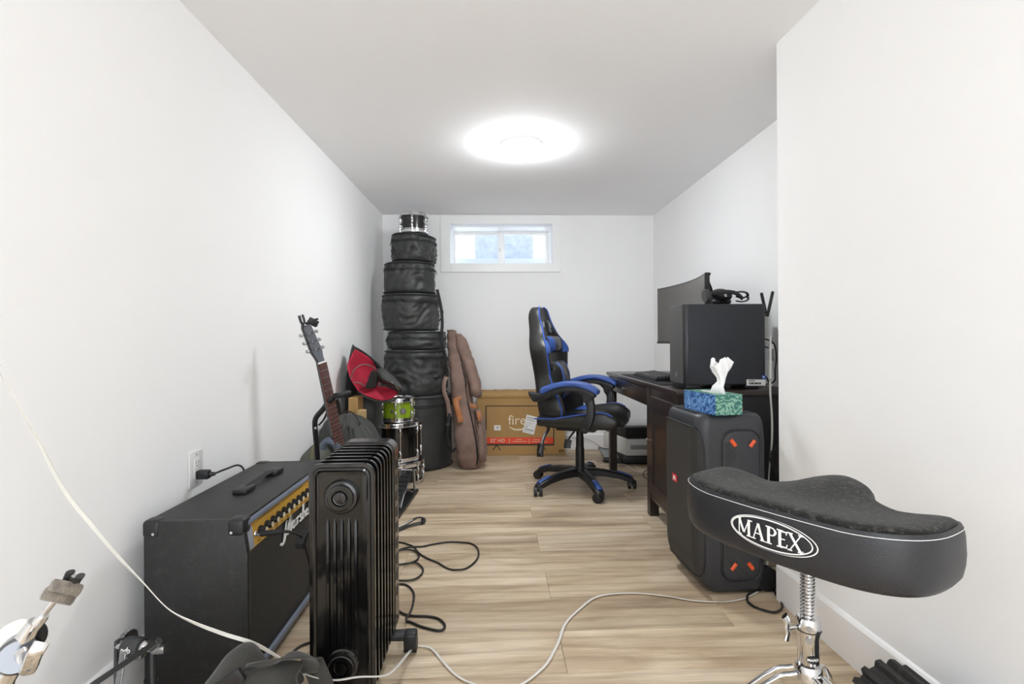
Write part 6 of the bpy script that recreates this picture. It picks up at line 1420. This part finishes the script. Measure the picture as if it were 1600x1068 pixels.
cable('short_floor_cord', 'short black cord on the floor between the amplifier and radiator', fc([(450, 1026), (462, 1014), (473, 1007), (486, 1003), (500, 1003)]), .0038, cord_b)
# flat white cable coming down from the left wall over the bag
pts = [Vector((XL(.8) + .012, .80, 1.25)), at(-25, 545, Y=.93), at(0, 585, Y=.98), at(55, 680, Y=1.04), at(100, 765, Y=1.09), at(150, 828, Y=1.13), at(190, 875, Y=1.16), at(222, 908, Y=1.18), at(262, 950, Y=1.20), at(300, 971, Y=1.21), at(350, 990, Y=1.21), at(392, 1003, Y=1.205), at(420, 1017, Y=1.21), at(446, 1034, Y=1.22), at(462, 1052, Y=1.24), at(470, 1075, Y=1.26)]
ps = smooth(pts, 6); q = MB()
w_ = .0042; rings = []
for i, p in enumerate(ps):
    t_ = (ps[min(i + 1, len(ps) - 1)] - ps[max(i - 1, 0)]).normalized(); tw = .5 * math.sin(i * .17) + .35
    s1_ = t_.cross(Vector((0, 1, 0))).normalized(); s2_ = t_.cross(s1_); a_ = s1_ * math.cos(tw) + s2_ * math.sin(tw); b__ = t_.cross(a_)
    rings.append([p + a_ * w_ * u + b__ * .0009 * v for u, v in ((-1, -1), (1, -1), (1, 1), (-1, 1))])
q.loft(rings); o = obj('flat_cable', q, cord_w, ang=60); tag(o, 'flat white cable hanging from the left wall down across the amplifier end', 'cable')
pts = [at(476, 1052, Y=1.17), at(495, 1058, Y=1.19), at(525, 1062, Y=1.23), at(560, 1057, Y=1.27), at(600, 1055, Y=1.33), at(618, 1043, Y=1.42), at(636, 1022, Y=1.56), at(647, 1010, Z=.006), at(660, 1009, Z=.005), at(675, 1013, Z=.005), at(690, 1030, Z=.005), at(706, 1048, Z=.005), at(722, 1060, Z=.005), at(745, 1069, Z=.005), at(780, 1078, Z=.005), at(815, 1068, Z=.005), at(840, 1050, Z=.005), at(857, 1032, Z=.005), at(873, 1001, Z=.005), at(883, 974, Z=.005), at(904, 952, Z=.005), at(935, 931, Z=.005), at(989, 926, Z=.005), at(1043, 931, Z=.005), at(1086, 938, Z=.005), at(1140, 939, Z=.005), at(1175, 929, Z=.005), at(1190, 915, Z=.005), at(1198, 895, Z=.01), at(1199, 860, Y=2.22), at(1199, 800, Y=2.30), at(1202, 735, Y=2.33), at(1206, 690, Y=2.335), at(1206, 650, Y=2.335), at(1203.5, 612, Y=2.335), at(1203.5, 585, Y=2.34), at(1204, 545, Y=2.42), at(1204, 528, Y=2.46), at(1205, 524, Y=2.5)]
cable('white_floor_wire', 'long white wire from the desk outlet snaking across the floor past the speaker', pts, .0046, cord_w, flat=.35, upd=(.1, .2, 1), sub=5)
q = MB(); p = at(1205, 541, Y=2.47); q.box(p.x - .008, p.x + .008, p.y - .010, p.y + .01, p.z - .012, p.z + .012, bev=.003); 
o = obj('wire_adapter', q, white_p); tag(o, 'tiny white adapter on the wire behind the computer tower', 'adapter')
# dark cable bundle behind the speaker next to the corner
bu = thing('cable_bundle', 'bundle of black cables hanging at the desk end by the wall corner', 'cable', (1.30, 2.30, 0))
for i in range(6):
    q = MB(); q.tube([Vector((1.36 - i * .01, 2.33, .62 - .04 * i)), Vector((1.32 - .012 * i, 2.30, .45)), Vector((1.25 + .01 * i, 2.28 - .01 * i, .25)), Vector((1.22 + .02 * i, 2.25 - .02 * i, .06)), Vector((1.26 + .02 * i, 2.2, .006 + .004))], .0045, sub=4, seg=6); obj('cord', q, cord_b, bu)

# repeats of one kind share a group phrase
GROUPS = {'drum_bag': 'soft black drum bags stacked in a tower', 'heater_cord': 'black cords on the floor beside the radiator', 'ceiling_light': 'round flush ceiling lamps',
          'wall_outlet': 'white wall outlets', 'cardboard_box': 'cardboard boxes behind the grey bag', 'printer_cable': 'white cables in front of the printer'}
for o in C.objects:
    b_ = o.name.split('.')[0]
    if o.parent is None and 'category' in o and b_ in GROUPS: o['group'] = GROUPS[b_]
